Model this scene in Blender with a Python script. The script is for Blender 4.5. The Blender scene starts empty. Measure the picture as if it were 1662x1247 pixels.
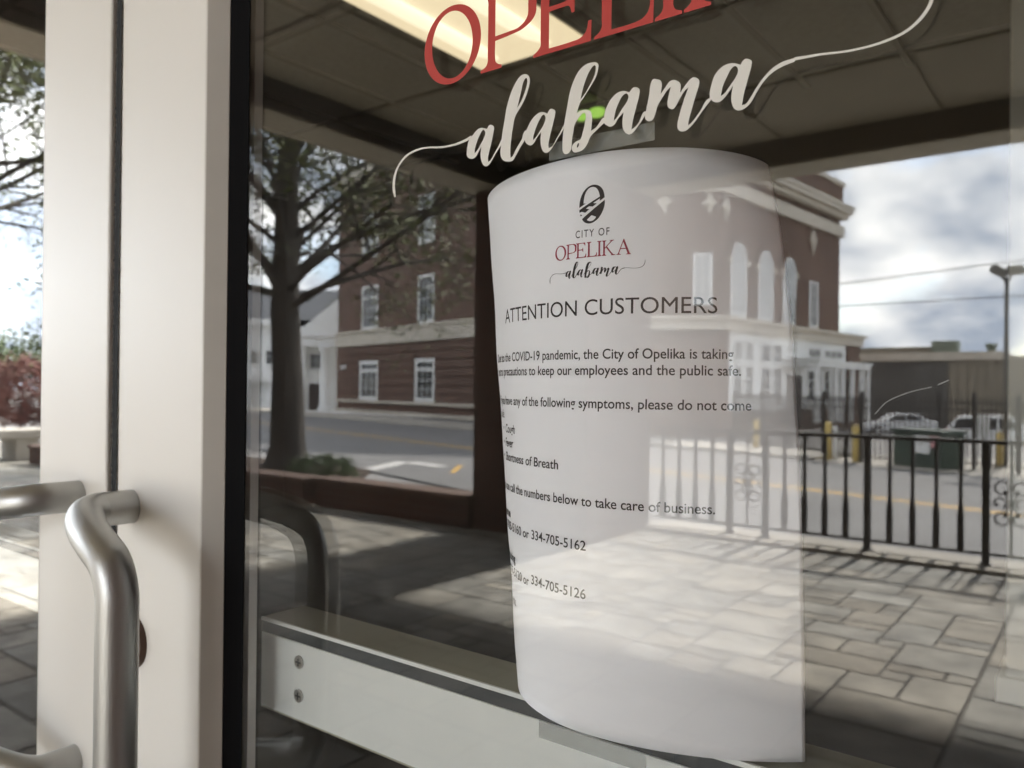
import bpy, bmesh, math, random
from mathutils import Vector, Matrix
random.seed(7)
R = math.radians
sc = bpy.context.scene
COL = sc.collection

# ------------------------------------------------------------------ camera
H = 1.27                                   # eye height above the paving
CAMP = Vector((0.0, -0.325, H))            # glass plane is y = 0, outdoors is y < 0
YAW, PITCH, ROLL = R(37.3), math.atan(5 / 1290.0), R(0.59)
F_PX, CX, CY = 1290.0, 831.0, 623.5
_r = Vector((math.cos(YAW), math.sin(YAW), 0))
_f = Vector((-math.sin(YAW), math.cos(YAW), 0))
_z = Vector((0, 0, 1))
FW = _f * math.cos(PITCH) + _z * math.sin(PITCH)
UP = _z * math.cos(PITCH) - _f * math.sin(PITCH)
EX = _r * math.cos(ROLL) + UP * math.sin(ROLL)
EU = UP * math.cos(ROLL) - _r * math.sin(ROLL)
cd = bpy.data.cameras.new("camera")
cam = bpy.data.objects.new("camera", cd)
COL.objects.link(cam)
M = Matrix.Identity(4)
for i in range(3):
    M[i][0], M[i][1], M[i][2], M[i][3] = EX[i], EU[i], -FW[i], CAMP[i]
cam.matrix_world = M
cd.sensor_width = 36.0
cd.lens = F_PX / 1662 * 36.0
cd.clip_start, cd.clip_end = 0.01, 2000
cd.dof.use_dof = True
cd.dof.focus_distance = 0.40
cd.dof.aperture_fstop = 13.5
sc.camera = cam

# ------------------------------------------------------------------ light
SUN_EL = R(44)
w = bpy.data.worlds.new("World")
sc.world = w
w.use_nodes = True
nt = w.node_tree
bg = nt.nodes["Background"]
sky = nt.nodes.new("ShaderNodeTexSky")
sky.sky_type = 'NISHITA'
sky.sun_disc = False
sky.sun_elevation = SUN_EL
sky.sun_rotation = R(180)
sky.air_density = 1.0
sky.dust_density = 0.6
tc = nt.nodes.new("ShaderNodeTexCoord")
sep = nt.nodes.new("ShaderNodeSeparateXYZ")
nt.links.new(tc.outputs["Generated"], sep.inputs[0])
def wmath(op, a, b=None, c=None):
    n = nt.nodes.new("ShaderNodeMath"); n.operation = op
    for i, v in enumerate((a, b, c)):
        if v is None: continue
        if isinstance(v, (int, float)): n.inputs[i].default_value = v
        else: nt.links.new(v, n.inputs[i])
    return n.outputs[0]
den = wmath('ADD', wmath('MAXIMUM', sep.outputs[2], 0.0), 0.50)
cu, cv = wmath('DIVIDE', sep.outputs[0], den), wmath('DIVIDE', sep.outputs[1], den)
cmb = nt.nodes.new("ShaderNodeCombineXYZ")
nt.links.new(cu, cmb.inputs[0]); nt.links.new(cv, cmb.inputs[1]); cmb.inputs[2].default_value = 3.7
n1 = nt.nodes.new("ShaderNodeTexNoise")
n1.inputs["Scale"].default_value = 3.0; n1.inputs["Detail"].default_value = 7; n1.inputs["Roughness"].default_value = 0.55
nt.links.new(cmb.outputs[0], n1.inputs["Vector"])
n2 = nt.nodes.new("ShaderNodeTexNoise")
n2.inputs["Scale"].default_value = 4.6; n2.inputs["Detail"].default_value = 7; n2.inputs["Roughness"].default_value = 0.5
mp = nt.nodes.new("ShaderNodeVectorMath"); mp.operation = 'ADD'; mp.inputs[1].default_value = (11.3, 4.1, 2.2)
nt.links.new(cmb.outputs[0], mp.inputs[0]); nt.links.new(mp.outputs[0], n2.inputs["Vector"])
rmp = nt.nodes.new("ShaderNodeValToRGB")               # how much cloud
rmp.color_ramp.elements[0].position = 0.30; rmp.color_ramp.elements[1].position = 0.47
nt.links.new(n1.outputs["Fac"], rmp.inputs[0])
rc = nt.nodes.new("ShaderNodeValToRGB")                # grey bases to sunlit tops
rc.color_ramp.elements[0].position = 0.42; rc.color_ramp.elements[0].color = (2.7, 3.1, 3.75, 1)
rc.color_ramp.elements[1].position = 0.64; rc.color_ramp.elements[1].color = (7.9, 7.85, 7.7, 1)
nt.links.new(n2.outputs["Fac"], rc.inputs[0])
mixc = nt.nodes.new("ShaderNodeMix"); mixc.data_type = 'RGBA'
nt.links.new(rmp.outputs[0], mixc.inputs[0])
nt.links.new(sky.outputs[0], mixc.inputs[6]); nt.links.new(rc.outputs[0], mixc.inputs[7])
nt.links.new(mixc.outputs[2], bg.inputs[0])
bg.inputs[1].default_value = 0.1

sl = bpy.data.lights.new("sun", 'SUN')
sl.energy, sl.angle, sl.color = 2.3, R(3.6), (1.0, 0.955, 0.885)
sun = bpy.data.objects.new("sun", sl)
COL.objects.link(sun)
sdir = Vector((0.02, -math.cos(SUN_EL), math.sin(SUN_EL)))      # towards the sun: straight out in front of the door
sun.rotation_euler = sdir.to_track_quat('Z', 'Y').to_euler()
sun.location = (0, -20, 30)

sc.render.engine = 'CYCLES'
sc.cycles.use_denoising = True
sc.cycles.use_adaptive_sampling = False
sc.cycles.max_bounces = 12
sc.cycles.diffuse_bounces = 5
sc.cycles.glossy_bounces = 6
sc.cycles.transparent_max_bounces = 24
sc.cycles.sample_clamp_indirect = 1.2
sc.view_settings.view_transform = 'Standard'
sc.view_settings.look = 'None'
sc.view_settings.gamma = 1.0
sc.view_settings.exposure = 3.9

# ------------------------------------------------------------------ helpers
def ray(u, v):
    return FW + EX * ((u - CX) / F_PX) - EU * ((v - CY) / F_PX)
def on_y(y, u, v):                          # where the sight line of a photo pixel crosses the plane y
    d = ray(u, v); t = (y - CAMP.y) / d.y
    return CAMP + d * t
ID = lambda x, y, z: (x, y, z)
OUT = lambda x, y, z: (x, -y, z)            # outdoors: y given as metres out from the glass
def frame(ox, oy, dx, dy):
    """along a facade: s metres along (dx,dy), t metres towards the door side, z up; outdoors."""
    l = math.hypot(dx, dy); dx, dy = dx / l, dy / l
    nx, ny = dy, -dx
    if ny > 0 or (abs(ny) < 1e-6 and nx < 0): nx, ny = -nx, -ny
    return lambda s, t, z: (ox + s * dx + t * nx, -(oy + s * dy + t * ny), z)

class MB:
    def __init__(self, T=ID):
        self.v, self.f, self.T = [], [], T
    def add(self, pts, faces):
        b = len(self.v)
        self.v += [self.T(*p) for p in pts]
        self.f += [tuple(b + i for i in f) for f in faces]
        return self
    def box(self, x0, x1, y0, y1, z0, z1):
        return self.add([(x0, y0, z0), (x1, y0, z0), (x1, y1, z0), (x0, y1, z0), (x0, y0, z1), (x1, y0, z1), (x1, y1, z1), (x0, y1, z1)],
                        [(0, 3, 2, 1), (4, 5, 6, 7), (0, 1, 5, 4), (1, 2, 6, 5), (2, 3, 7, 6), (3, 0, 4, 7)])
    def quad(self, a, b, c, d):
        return self.add([a, b, c, d], [(0, 1, 2, 3)])
    def prism(self, poly, y0, y1):          # polygon in x,z pushed from y0 to y1
        n = len(poly)
        pts = [(x, y0, z) for x, z in poly] + [(x, y1, z) for x, z in poly]
        fs = [tuple(range(n))[::-1], tuple(range(n, 2 * n))] + [(i, (i + 1) % n, n + (i + 1) % n, n + i) for i in range(n)]
        return self.add(pts, fs)
    def slab(self, poly, z0, z1):           # polygon in x,y pushed from z0 to z1
        n = len(poly)
        pts = [(x, y, z0) for x, y in poly] + [(x, y, z1) for x, y in poly]
        fs = [tuple(range(n))[::-1], tuple(range(n, 2 * n))] + [(i, (i + 1) % n, n + (i + 1) % n, n + i) for i in range(n)]
        return self.add(pts, fs)
    def tube(self, pts, r, n=10, caps=True):
        pts = [Vector(p) for p in pts]; m = len(pts)
        rr = r if isinstance(r, (list, tuple)) else [r] * m
        t0 = (pts[1] - pts[0]).normalized()
        a = t0.orthogonal().normalized(); vs = []
        for i, p in enumerate(pts):
            t = (pts[min(i + 1, m - 1)] - pts[max(i - 1, 0)]).normalized()
            a = (a - t * a.dot(t)).normalized(); b = t.cross(a)
            vs += [tuple(p + (a * math.cos(2 * math.pi * k / n) + b * math.sin(2 * math.pi * k / n)) * rr[i]) for k in range(n)]
        fs = [(i * n + k, i * n + (k + 1) % n, (i + 1) * n + (k + 1) % n, (i + 1) * n + k) for i in range(m - 1) for k in range(n)]
        if caps: fs += [tuple(range(n))[::-1], tuple(range((m - 1) * n, m * n))]
        return self.add(vs, fs)
    def cyl(self, p0, p1, r, n=16): return self.tube([p0, p1], r, n)
    def ball(self, c, rx, ry, rz, nu=14, nv=8):
        vs = [(c[0], c[1], c[2] - rz)]
        for j in range(1, nv):
            th = math.pi * j / nv
            for i in range(nu):
                ph = 2 * math.pi * i / nu
                vs.append((c[0] + rx * math.sin(th) * math.cos(ph), c[1] + ry * math.sin(th) * math.sin(ph), c[2] - rz * math.cos(th)))
        vs.append((c[0], c[1], c[2] + rz)); L = len(vs) - 1
        fs = [(0, 1 + (i + 1) % nu, 1 + i) for i in range(nu)]
        fs += [(1 + j * nu + i, 1 + j * nu + (i + 1) % nu, 1 + (j + 1) * nu + (i + 1) % nu, 1 + (j + 1) * nu + i) for j in range(nv - 2) for i in range(nu)]
        fs += [(L, 1 + (nv - 2) * nu + i, 1 + (nv - 2) * nu + (i + 1) % nu) for i in range(nu)]
        return self.add(vs, fs)
    def build(self, name, m, parent=None, smooth=False, bevel=0.0, recalc=True):
        me = bpy.data.meshes.new(name)
        me.from_pydata(self.v, [], self.f)
        bm = bmesh.new(); bm.from_mesh(me)
        if recalc: bmesh.ops.recalc_face_normals(bm, faces=bm.faces)
        bm.to_mesh(me); bm.free()
        if smooth:
            for p in me.polygons: p.use_smooth = True
        o = bpy.data.objects.new(name, me)
        if m: me.materials.append(m)
        COL.objects.link(o)
        if parent is not None: o.parent = parent
        if bevel:
            b = o.modifiers.new("bevel", 'BEVEL'); b.width = bevel; b.segments = 3; b.limit_method = 'ANGLE'; b.harden_normals = False
            for p in me.polygons: p.use_smooth = True
            wn = o.modifiers.new("wn", 'WEIGHTED_NORMAL')
        return o

def thing(name, label, cat, loc=(0, 0, 0), group=None):
    """An Empty at the origin of the place; parts hold world coordinates."""
    o = bpy.data.objects.new(name, None); COL.objects.link(o)
    o.empty_display_size = 0.1
    o['label'], o['category'] = label, cat
    if group: o['group'] = group
    return o
def tag(o, label, cat, group=None):
    o['label'], o['category'] = label, cat
    if group: o['group'] = group
    return o
def structure(o):
    o['kind'] = 'structure'; return o
def stuff(o, label=None, cat=None):
    o['kind'] = 'stuff'
    if label: o['label'], o['category'] = label, cat
    return o

def mat(name, col, rough=0.6, metal=0.0, var=0.0, scale=8.0, bump=0.0, bscale=None, spec=0.5, stretch=None, col2=None):
    m = bpy.data.materials.new(name); m.use_nodes = True
    t = m.node_tree; p = t.nodes["Principled BSDF"]
    p.inputs["Base Color"].default_value = (*col, 1)
    p.inputs["Roughness"].default_value = rough
    p.inputs["Metallic"].default_value = metal
    p.inputs["Specular IOR Level"].default_value = spec
    if var or bump or col2:
        c = t.nodes.new("ShaderNodeTexCoord"); mpn = t.nodes.new("ShaderNodeMapping")
        t.links.new(c.outputs["Object"], mpn.inputs[0])
        if stretch: mpn.inputs["Scale"].default_value = stretch
        n = t.nodes.new("ShaderNodeTexNoise"); n.inputs["Scale"].default_value = scale; n.inputs["Detail"].default_value = 6
        t.links.new(mpn.outputs[0], n.inputs["Vector"])
        if var or col2:
            r = t.nodes.new("ShaderNodeValToRGB")
            r.color_ramp.elements[0].position = 0.3; r.color_ramp.elements[1].position = 0.7
            if col2:
                r.color_ramp.elements[0].color = (*col, 1); r.color_ramp.elements[1].color = (*col2, 1)
            else:
                r.color_ramp.elements[0].color = (*[x * (1 - var) for x in col], 1)
                r.color_ramp.elements[1].color = (*[min(1, x * (1 + var)) for x in col], 1)
            t.links.new(n.outputs["Fac"], r.inputs[0]); t.links.new(r.outputs[0], p.inputs["Base Color"])
        if bump:
            nb = n
            if bscale:
                nb = t.nodes.new("ShaderNodeTexNoise"); nb.inputs["Scale"].default_value = bscale; nb.inputs["Detail"].default_value = 5
                t.links.new(mpn.outputs[0], nb.inputs["Vector"])
            b = t.nodes.new("ShaderNodeBump"); b.inputs["Strength"].default_value = bump; b.inputs["Distance"].default_value = 0.02
            t.links.new(nb.outputs["Fac"], b.inputs["Height"]); t.links.new(b.outputs[0], p.inputs["Normal"])
    return m
def emit(name, col, strength):
    m = bpy.data.materials.new(name); m.use_nodes = True
    p = m.node_tree.nodes["Principled BSDF"]
    p.inputs["Base Color"].default_value = (0.8, 0.8, 0.8, 1)
    p.inputs["Emission Color"].default_value = (*col, 1); p.inputs["Emission Strength"].default_value = strength
    return m
def brick(name, c1, c2, mortar, bw=0.22, bh=0.075):
    m = bpy.data.materials.new(name); m.use_nodes = True
    t = m.node_tree; p = t.nodes["Principled BSDF"]; p.inputs["Roughness"].default_value = 0.85
    c = t.nodes.new("ShaderNodeTexCoord"); s = t.nodes.new("ShaderNodeSeparateXYZ"); t.links.new(c.outputs["Object"], s.inputs[0])
    a = t.nodes.new("ShaderNodeMath"); a.operation = 'ADD'; t.links.new(s.outputs[0], a.inputs[0]); t.links.new(s.outputs[1], a.inputs[1])
    q = t.nodes.new("ShaderNodeCombineXYZ"); t.links.new(a.outputs[0], q.inputs[0]); t.links.new(s.outputs[2], q.inputs[1])
    b = t.nodes.new("ShaderNodeTexBrick"); t.links.new(q.outputs[0], b.inputs["Vector"])
    b.inputs["Scale"].default_value = 1.0; b.inputs["Brick Width"].default_value = bw; b.inputs["Row Height"].default_value = bh
    b.inputs["Mortar Size"].default_value = 0.008; b.inputs["Bias"].default_value = -0.2
    b.inputs["Color1"].default_value = (*c1, 1); b.inputs["Color2"].default_value = (*c2, 1); b.inputs["Mortar"].default_value = (*mortar, 1)
    n = t.nodes.new("ShaderNodeTexNoise"); n.inputs["Scale"].default_value = 0.5; n.inputs["Detail"].default_value = 5
    t.links.new(c.outputs["Object"], n.inputs["Vector"])
    r = t.nodes.new("ShaderNodeMapRange"); r.inputs[1].default_value = 0.3; r.inputs[2].default_value = 0.7; r.inputs[3].default_value = 0.8; r.inputs[4].default_value = 1.15
    t.links.new(n.outputs["Fac"], r.inputs[0])
    x = t.nodes.new("ShaderNodeVectorMath"); x.operation = 'SCALE'; t.links.new(b.outputs[0], x.inputs[0]); t.links.new(r.outputs[0], x.inputs["Scale"])
    t.links.new(x.outputs[0], p.inputs["Base Color"])
    return m
def pane(name, f0, tint=(1, 1, 1)):
    """Clear thin pane surface: mirror reflection by Schlick's law, the rest passes straight through."""
    m = bpy.data.materials.new(name); m.use_nodes = True
    t = m.node_tree; t.nodes.remove(t.nodes["Principled BSDF"]); out = t.nodes["Material Output"]
    g = t.nodes.new("ShaderNodeNewGeometry")
    d = t.nodes.new("ShaderNodeVectorMath"); d.operation = 'DOT_PRODUCT'
    t.links.new(g.outputs["Incoming"], d.inputs[0]); t.links.new(g.outputs["True Normal"], d.inputs[1])
    def mm(op, a, b=None):
        n = t.nodes.new("ShaderNodeMath"); n.operation = op
        for i, v in enumerate((a, b)):
            if v is None: continue
            if isinstance(v, (int, float)): n.inputs[i].default_value = v
            else: t.links.new(v, n.inputs[i])
        return n.outputs[0]
    c = mm('ABSOLUTE', d.outputs["Value"])
    k = mm('POWER', mm('SUBTRACT', 1.0, c), 5.0)
    fr = mm('ADD', f0, mm('MULTIPLY', k, 1 - f0))
    tr = t.nodes.new("ShaderNodeBsdfTransparent"); tr.inputs[0].default_value = (*tint, 1)
    gl = t.nodes.new("ShaderNodeBsdfGlossy"); gl.inputs["Roughness"].default_value = 0.0; gl.inputs[0].default_value = (1, 1, 1, 1)
    mx = t.nodes.new("ShaderNodeMixShader")
    t.links.new(fr, mx.inputs[0]); t.links.new(tr.outputs[0], mx.inputs[1]); t.links.new(gl.outputs[0], mx.inputs[2])
    co = t.nodes.new("ShaderNodeTexCoord"); mq = t.nodes.new("ShaderNodeMapping"); mq.inputs["Scale"].default_value = (1, 1, 0.45); mq.inputs["Rotation"].default_value = (0, 0.5, 0)
    t.links.new(co.outputs["Object"], mq.inputs[0])
    no = t.nodes.new("ShaderNodeTexNoise"); no.inputs["Scale"].default_value = 7; no.inputs["Detail"].default_value = 7; t.links.new(mq.outputs[0], no.inputs["Vector"])
    fm = t.nodes.new("ShaderNodeMapRange"); fm.inputs[1].default_value = 0.42; fm.inputs[2].default_value = 0.75; fm.inputs[3].default_value = 0.0015; fm.inputs[4].default_value = 0.014
    t.links.new(no.outputs["Fac"], fm.inputs[0])
    df = t.nodes.new("ShaderNodeBsdfDiffuse"); df.inputs[0].default_value = (0.6, 0.58, 0.54, 1)
    m2 = t.nodes.new("ShaderNodeMixShader"); t.links.new(fm.outputs[0], m2.inputs[0]); t.links.new(mx.outputs[0], m2.inputs[1]); t.links.new(df.outputs[0], m2.inputs[2])
    t.links.new(m2.outputs[0], out.inputs[0])
    return m

MT = dict(
    frame=mat("white_enamelled_aluminium", (0.81, 0.785, 0.735), 0.38),
    scratch=mat("scratch_in_glass", (0.7, 0.7, 0.66), 0.6),
    stop=mat("glazing_stop_enamel", (0.55, 0.52, 0.47), 0.45, var=0.02, scale=40),
    framein=mat("grey_aluminium", (0.42, 0.40, 0.37), 0.4),
    bar=mat("crossbar_white", (0.76, 0.78, 0.76), 0.4, var=0.02, scale=40),
    barside=mat("crossbar_olive", (0.30, 0.29, 0.22), 0.5),
    dark=mat("dark_recess", (0.03, 0.035, 0.04), 0.6),
    steel=mat("satin_stainless_steel", (0.47, 0.47, 0.455), 0.42, 1.0, bump=0.05, bscale=900, stretch=(1, 1, 0.06)),
    bronze=mat("dark_bronze", (0.09, 0.055, 0.04), 0.4, 0.6),
    rubber=mat("black_rubber", (0.008, 0.008, 0.009), 0.9, spec=0.08),
    pile=mat("black_pile", (0.01, 0.011, 0.013), 0.95),
    glass=pane("door_glass", 0.047, (0.98, 0.985, 0.98)),
    red=mat("red_vinyl", (0.50, 0.045, 0.035), 0.45),
    cream=mat("cream_vinyl", (0.77, 0.75, 0.69), 0.5),
    paper=mat("white_paper", (0.89, 0.89, 0.93), 0.85, var=0.012, scale=25, bump=0.12, bscale=11),
    ink=mat("black_ink", (0.018, 0.018, 0.02), 0.8),
    redink=mat("red_ink", (0.30, 0.02, 0.05), 0.8),
    screw=mat("zinc_screw", (0.45, 0.44, 0.42), 0.35, 1.0),
    ceiling=mat("porch_ceiling_panel", (0.385, 0.345, 0.26), 0.85, var=0.06, scale=3),
    ceiljoint=mat("ceiling_joint", (0.345, 0.305, 0.23), 0.9),
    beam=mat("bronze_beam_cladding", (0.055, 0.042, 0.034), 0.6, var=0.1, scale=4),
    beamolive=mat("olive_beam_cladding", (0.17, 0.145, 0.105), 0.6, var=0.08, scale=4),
    soffit=mat("beige_soffit", (0.50, 0.46, 0.37), 0.8, var=0.04, scale=3),
    pierbrick=brick("pier_brick", (0.13, 0.062, 0.042), (0.08, 0.04, 0.03), (0.10, 0.08, 0.065)),
    redbrick=brick("facade_brick", (0.140, 0.072, 0.049), (0.10, 0.051, 0.036), (0.14, 0.115, 0.095)),
    redbrick2=brick("hall_brick", (0.150, 0.082, 0.055), (0.105, 0.057, 0.04), (0.15, 0.125, 0.10)),
    planterbrick=brick("planter_brick", (0.13, 0.062, 0.042), (0.085, 0.042, 0.032), (0.12, 0.10, 0.08)),
    coping=mat("planter_coping", (0.15, 0.098, 0.075), 0.8, var=0.2, scale=9),
    stone=mat("pale_limestone", (0.55, 0.50, 0.42), 0.8, var=0.1, scale=1.5),
    housewhite=mat("bright_white_paint", (0.90, 0.90, 0.88), 0.6),
    white=mat("white_paint", (0.78, 0.78, 0.76), 0.6, var=0.03, scale=2),
    wpane=mat("window_glass_dark", (0.035, 0.04, 0.045), 0.08),
    wblind=mat("window_blind", (0.42, 0.44, 0.45), 0.35),
    roof=mat("grey_shingle", (0.12, 0.125, 0.135), 0.85, var=0.15, scale=6),
    darkdoor=mat("dark_door", (0.045, 0.03, 0.025), 0.5),
    iron=mat("black_iron", (0.022, 0.018, 0.015), 0.5, 0.0),
    asphalt=mat("asphalt", (0.17, 0.165, 0.16), 0.9, var=0.12, scale=0.6, bump=0.2, bscale=60),
    concrete=mat("concrete", (0.40, 0.37, 0.32), 0.9, var=0.12, scale=1.2),
    lot=mat("lot_asphalt", (0.22, 0.21, 0.20), 0.9, var=0.1, scale=0.4),
    dirt=mat("lawn", (0.09, 0.11, 0.035), 0.95, var=0.3, scale=3),
    yellow=mat("yellow_paint", (0.60, 0.36, 0.08), 0.7, var=0.15, scale=6),
    bollard=mat("bollard_yellow", (0.58, 0.43, 0.14), 0.5, var=0.1, scale=5),
    linewhite=mat("road_white", (0.55, 0.53, 0.50), 0.8, var=0.15, scale=5),
    green=mat("dark_green_paint", (0.025, 0.045, 0.03), 0.5, var=0.1, scale=3),
    pinksign=mat("pink_label", (0.62, 0.30, 0.30), 0.6),
    metalwall=mat("ribbed_tan_metal", (0.25, 0.22, 0.17), 0.7, var=0.12, scale=0.5),
    metaldark=mat("ribbed_dark_metal", (0.11, 0.105, 0.095), 0.7, var=0.2, scale=0.4),
    hvac=mat("hvac_green_grey", (0.20, 0.23, 0.18), 0.6),
    bark=mat("grey_bark", (0.075, 0.066, 0.056), 0.95, var=0.35, scale=5, bump=0.8, bscale=14, stretch=(1, 1, 0.25)),
    leaf=mat("spring_leaves", (0.055, 0.075, 0.02), 0.7, col2=(0.16, 0.17, 0.05), scale=1.2),
    redleaf=mat("red_leaves", (0.085, 0.025, 0.02), 0.7, col2=(0.18, 0.065, 0.045), scale=2.0),
    greenleaf=mat("green_leaves", (0.03, 0.055, 0.015), 0.7, col2=(0.08, 0.12, 0.03), scale=1.2),
    farleaf=mat("far_leaves", (0.035, 0.055, 0.03), 0.8, col2=(0.10, 0.13, 0.04), scale=0.3),
    soil=mat("mulch", (0.06, 0.04, 0.028), 0.95, var=0.3, scale=9),
    silver=mat("silver_car_paint", (0.62, 0.63, 0.64), 0.3, 0.2),
    carwhite=mat("white_car_paint", (0.75, 0.75, 0.74), 0.3),
    carglass=mat("car_glass", (0.02, 0.022, 0.025), 0.05),
    tyre=mat("tyre_rubber", (0.02, 0.02, 0.02), 0.8),
    rim=mat("wheel_rim", (0.4, 0.4, 0.4), 0.35, 0.9),
    taillight=mat("tail_light", (0.35, 0.02, 0.02), 0.3),
    lampgrey=mat("lamp_grey", (0.16, 0.15, 0.13), 0.5, 0.3),
    wire=mat("wire_black", (0.03, 0.03, 0.035), 0.6),
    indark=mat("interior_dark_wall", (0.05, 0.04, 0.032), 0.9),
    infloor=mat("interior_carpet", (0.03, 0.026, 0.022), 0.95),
    intile=mat("acoustic_tile", (0.34, 0.315, 0.26), 0.95, var=0.08, scale=40),
    intbar=mat("ceiling_grid_bar", (0.23, 0.21, 0.17), 0.7),
    inpost=mat("interior_post_paint", (0.85, 0.83, 0.75), 0.8),
    lens=emit("lit_lamp_lens", (1.0, 0.82, 0.52), 0.062),
    lenshot=emit("lit_tube_glow", (1.0, 0.88, 0.62), 0.082),
    exitlens=emit("green_lens", (0.42, 0.80, 0.10), 0.05),
)
# clear sticky tape: mostly see-through with a little grey haze
_m = bpy.data.materials.new("clear_tape"); _m.use_nodes = True
_p = _m.node_tree.nodes["Principled BSDF"]; _p.inputs["Base Color"].default_value = (0.36, 0.38, 0.37, 1); _p.inputs["Roughness"].default_value = 0.3
_t = _m.node_tree.nodes.new("ShaderNodeBsdfTransparent"); _x = _m.node_tree.nodes.new("ShaderNodeMixShader"); _x.inputs[0].default_value = 0.42
_m.node_tree.links.new(_t.outputs[0], _x.inputs[1]); _m.node_tree.links.new(_p.outputs[0], _x.inputs[2]); _m.node_tree.links.new(_x.outputs[0], _m.node_tree.nodes["Material Output"].inputs[0])
MT['tape'] = _m

# pavers: colour per stone comes from a mesh attribute
_m = mat("stamped_paving", (0.40, 0.36, 0.30), 0.8)
_t = _m.node_tree; _p = _t.nodes["Principled BSDF"]
_a = _t.nodes.new("ShaderNodeAttribute"); _a.attribute_name = "tone"
_n = _t.nodes.new("ShaderNodeTexNoise"); _n.inputs["Scale"].default_value = 5; _n.inputs["Detail"].default_value = 8
_c = _t.nodes.new("ShaderNodeTexCoord"); _t.links.new(_c.outputs["Object"], _n.inputs["Vector"])
_r = _t.nodes.new("ShaderNodeMapRange"); _r.inputs[1].default_value = 0.3; _r.inputs[2].default_value = 0.7; _r.inputs[3].default_value = 0.5; _r.inputs[4].default_value = 1.25
_t.links.new(_n.outputs["Fac"], _r.inputs[0])
_v = _t.nodes.new("ShaderNodeVectorMath"); _v.operation = 'SCALE'; _t.links.new(_a.outputs["Color"], _v.inputs[0]); _t.links.new(_r.outputs[0], _v.inputs["Scale"])
_t.links.new(_v.outputs[0], _p.inputs["Base Color"])
_b = _t.nodes.new("ShaderNodeBump"); _b.inputs["Strength"].default_value = 0.5; _b.inputs["Distance"].default_value = 0.01
_n2 = _t.nodes.new("ShaderNodeTexNoise"); _n2.inputs["Scale"].default_value = 14; _n2.inputs["Detail"].default_value = 6
_t.links.new(_c.outputs["Object"], _n2.inputs["Vector"]); _t.links.new(_n2.outputs["Fac"], _b.inputs["Height"]); _t.links.new(_b.outputs[0], _p.inputs["Normal"])
MT['pavers'] = _m

# ================================================================== SETTING
ZS = -0.85                                  # street level
def paving():
    g = 0.12
    x0, nx, ny = -30.0, 254, 54
    used = [[False] * ny for _ in range(nx)]
    kinds = [(3, 3), (3, 2), (2, 3), (2, 2), (4, 3), (4, 2), (2, 1), (3, 4)]
    mb = MB(OUT); tones = []
    def face(xa, xb, ya, yb, z, tone, j=0.0085):
        b = len(mb.v)
        mb.add([(xa + j, ya + j, z), (xb - j, ya + j, z), (xb - j, yb - j, z), (xa + j, yb - j, z),
                (xa, ya, z - 0.007), (xb, ya, z - 0.007), (xb, yb, z - 0.007), (xa, yb, z - 0.007)],
               [(0, 1, 2, 3), (0, 4, 5, 1), (1, 5, 6, 2), (2, 6, 7, 3), (3, 7, 4, 0)])
        dk = [t * 0.2 for t in tone]
        tones.append((tone, dk, dk, dk, dk))
    for j in range(ny):
        for i in range(nx):
            if used[i][j]: continue
            random.shuffle(kinds)
            for a, c in kinds + [(1, 1)]:
                if i + a <= nx and j + c <= ny and not any(used[i + p][j + q] for p in range(a) for q in range(c)):
                    break
            for p in range(a):
                for q in range(c): used[i + p][j + q] = True
            k = random.uniform(0.82, 1.12); h = random.uniform(-0.012, 0.012)
            face(x0 + i * g, x0 + (i + a) * g, j * g, (j + c) * g, 0.0, (0.315 * k + h, 0.296 * k, 0.255 * k - h))
    me = bpy.data.meshes.new("pavement"); me.from_pydata(mb.v, [], mb.f)
    at = me.attributes.new("tone", 'FLOAT_COLOR', 'CORNER')
    li = 0; flat = []
    for grp in tones:
        for tcol in grp:
            flat += [c for _ in range(4) for c in (*tcol, 1.0)]
    at.data.foreach_set("color", flat)
    bm = bmesh.new(); bm.from_mesh(me); bmesh.ops.recalc_face_normals(bm, faces=bm.faces); bm.to_mesh(me); bm.free()
    o = bpy.data.objects.new("pavement", me); me.materials.append(MT['pavers']); COL.objects.link(o)
    return structure(o)
paving()
structure(MB(OUT).box(-30, 6, -0.0, 6.62, -1.1, -0.006).build("plaza_base", MT['concrete']))
structure(MB(OUT).box(-3.38, 1.05, 6.08, 6.55, -0.3, 0.03).build("kerb", MT['concrete'], bevel=0.01))
# ground out to the horizon, the street running past at an angle, its pavements and markings
structure(MB(OUT).add([(-400, 6.6, ZS - 0.05), (300, 6.6, ZS - 0.05), (300, 40, ZS - 0.05), (-400, 40, ZS - 0.05)], [(0, 1, 2, 3)]).build("ground", MT['lot']))
structure(MB(OUT).add([(-400, 40, ZS - 0.05), (300, 40, ZS - 0.05), (300, 44, -1.65), (-400, 44, -1.95), (300, 900, -1.75), (-400, 900, -2.1)],
                      [(0, 1, 2, 3), (3, 2, 4, 5)]).build("terrain", MT['lot']))
ST = frame(-17.66, 20.55, 0.962, -0.274)     # street: s to the right, t towards the door
structure(MB(ST).box(-80, 60, -6.2, 6.2, ZS - 0.3, ZS).build("road", MT['asphalt']))
structure(MB(ST).box(-80, 9, -8.6, -6.21, ZS - 0.3, ZS + 0.13).build("sidewalk", MT['concrete']))
structure(MB(ST).box(9.02, 60, -11.5, -6.21, ZS - 0.3, ZS + 0.02).build("driveway_apron", MT['concrete']))
mb = MB(ST)
mb.box(-80, 60, -0.16, -0.05, ZS, ZS + 0.004); mb.box(-80, 60, 0.06, 0.17, ZS, ZS + 0.004)
structure(mb.build("road_centre_line", MT['yellow']))
mk = MB(OUT)
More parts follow.
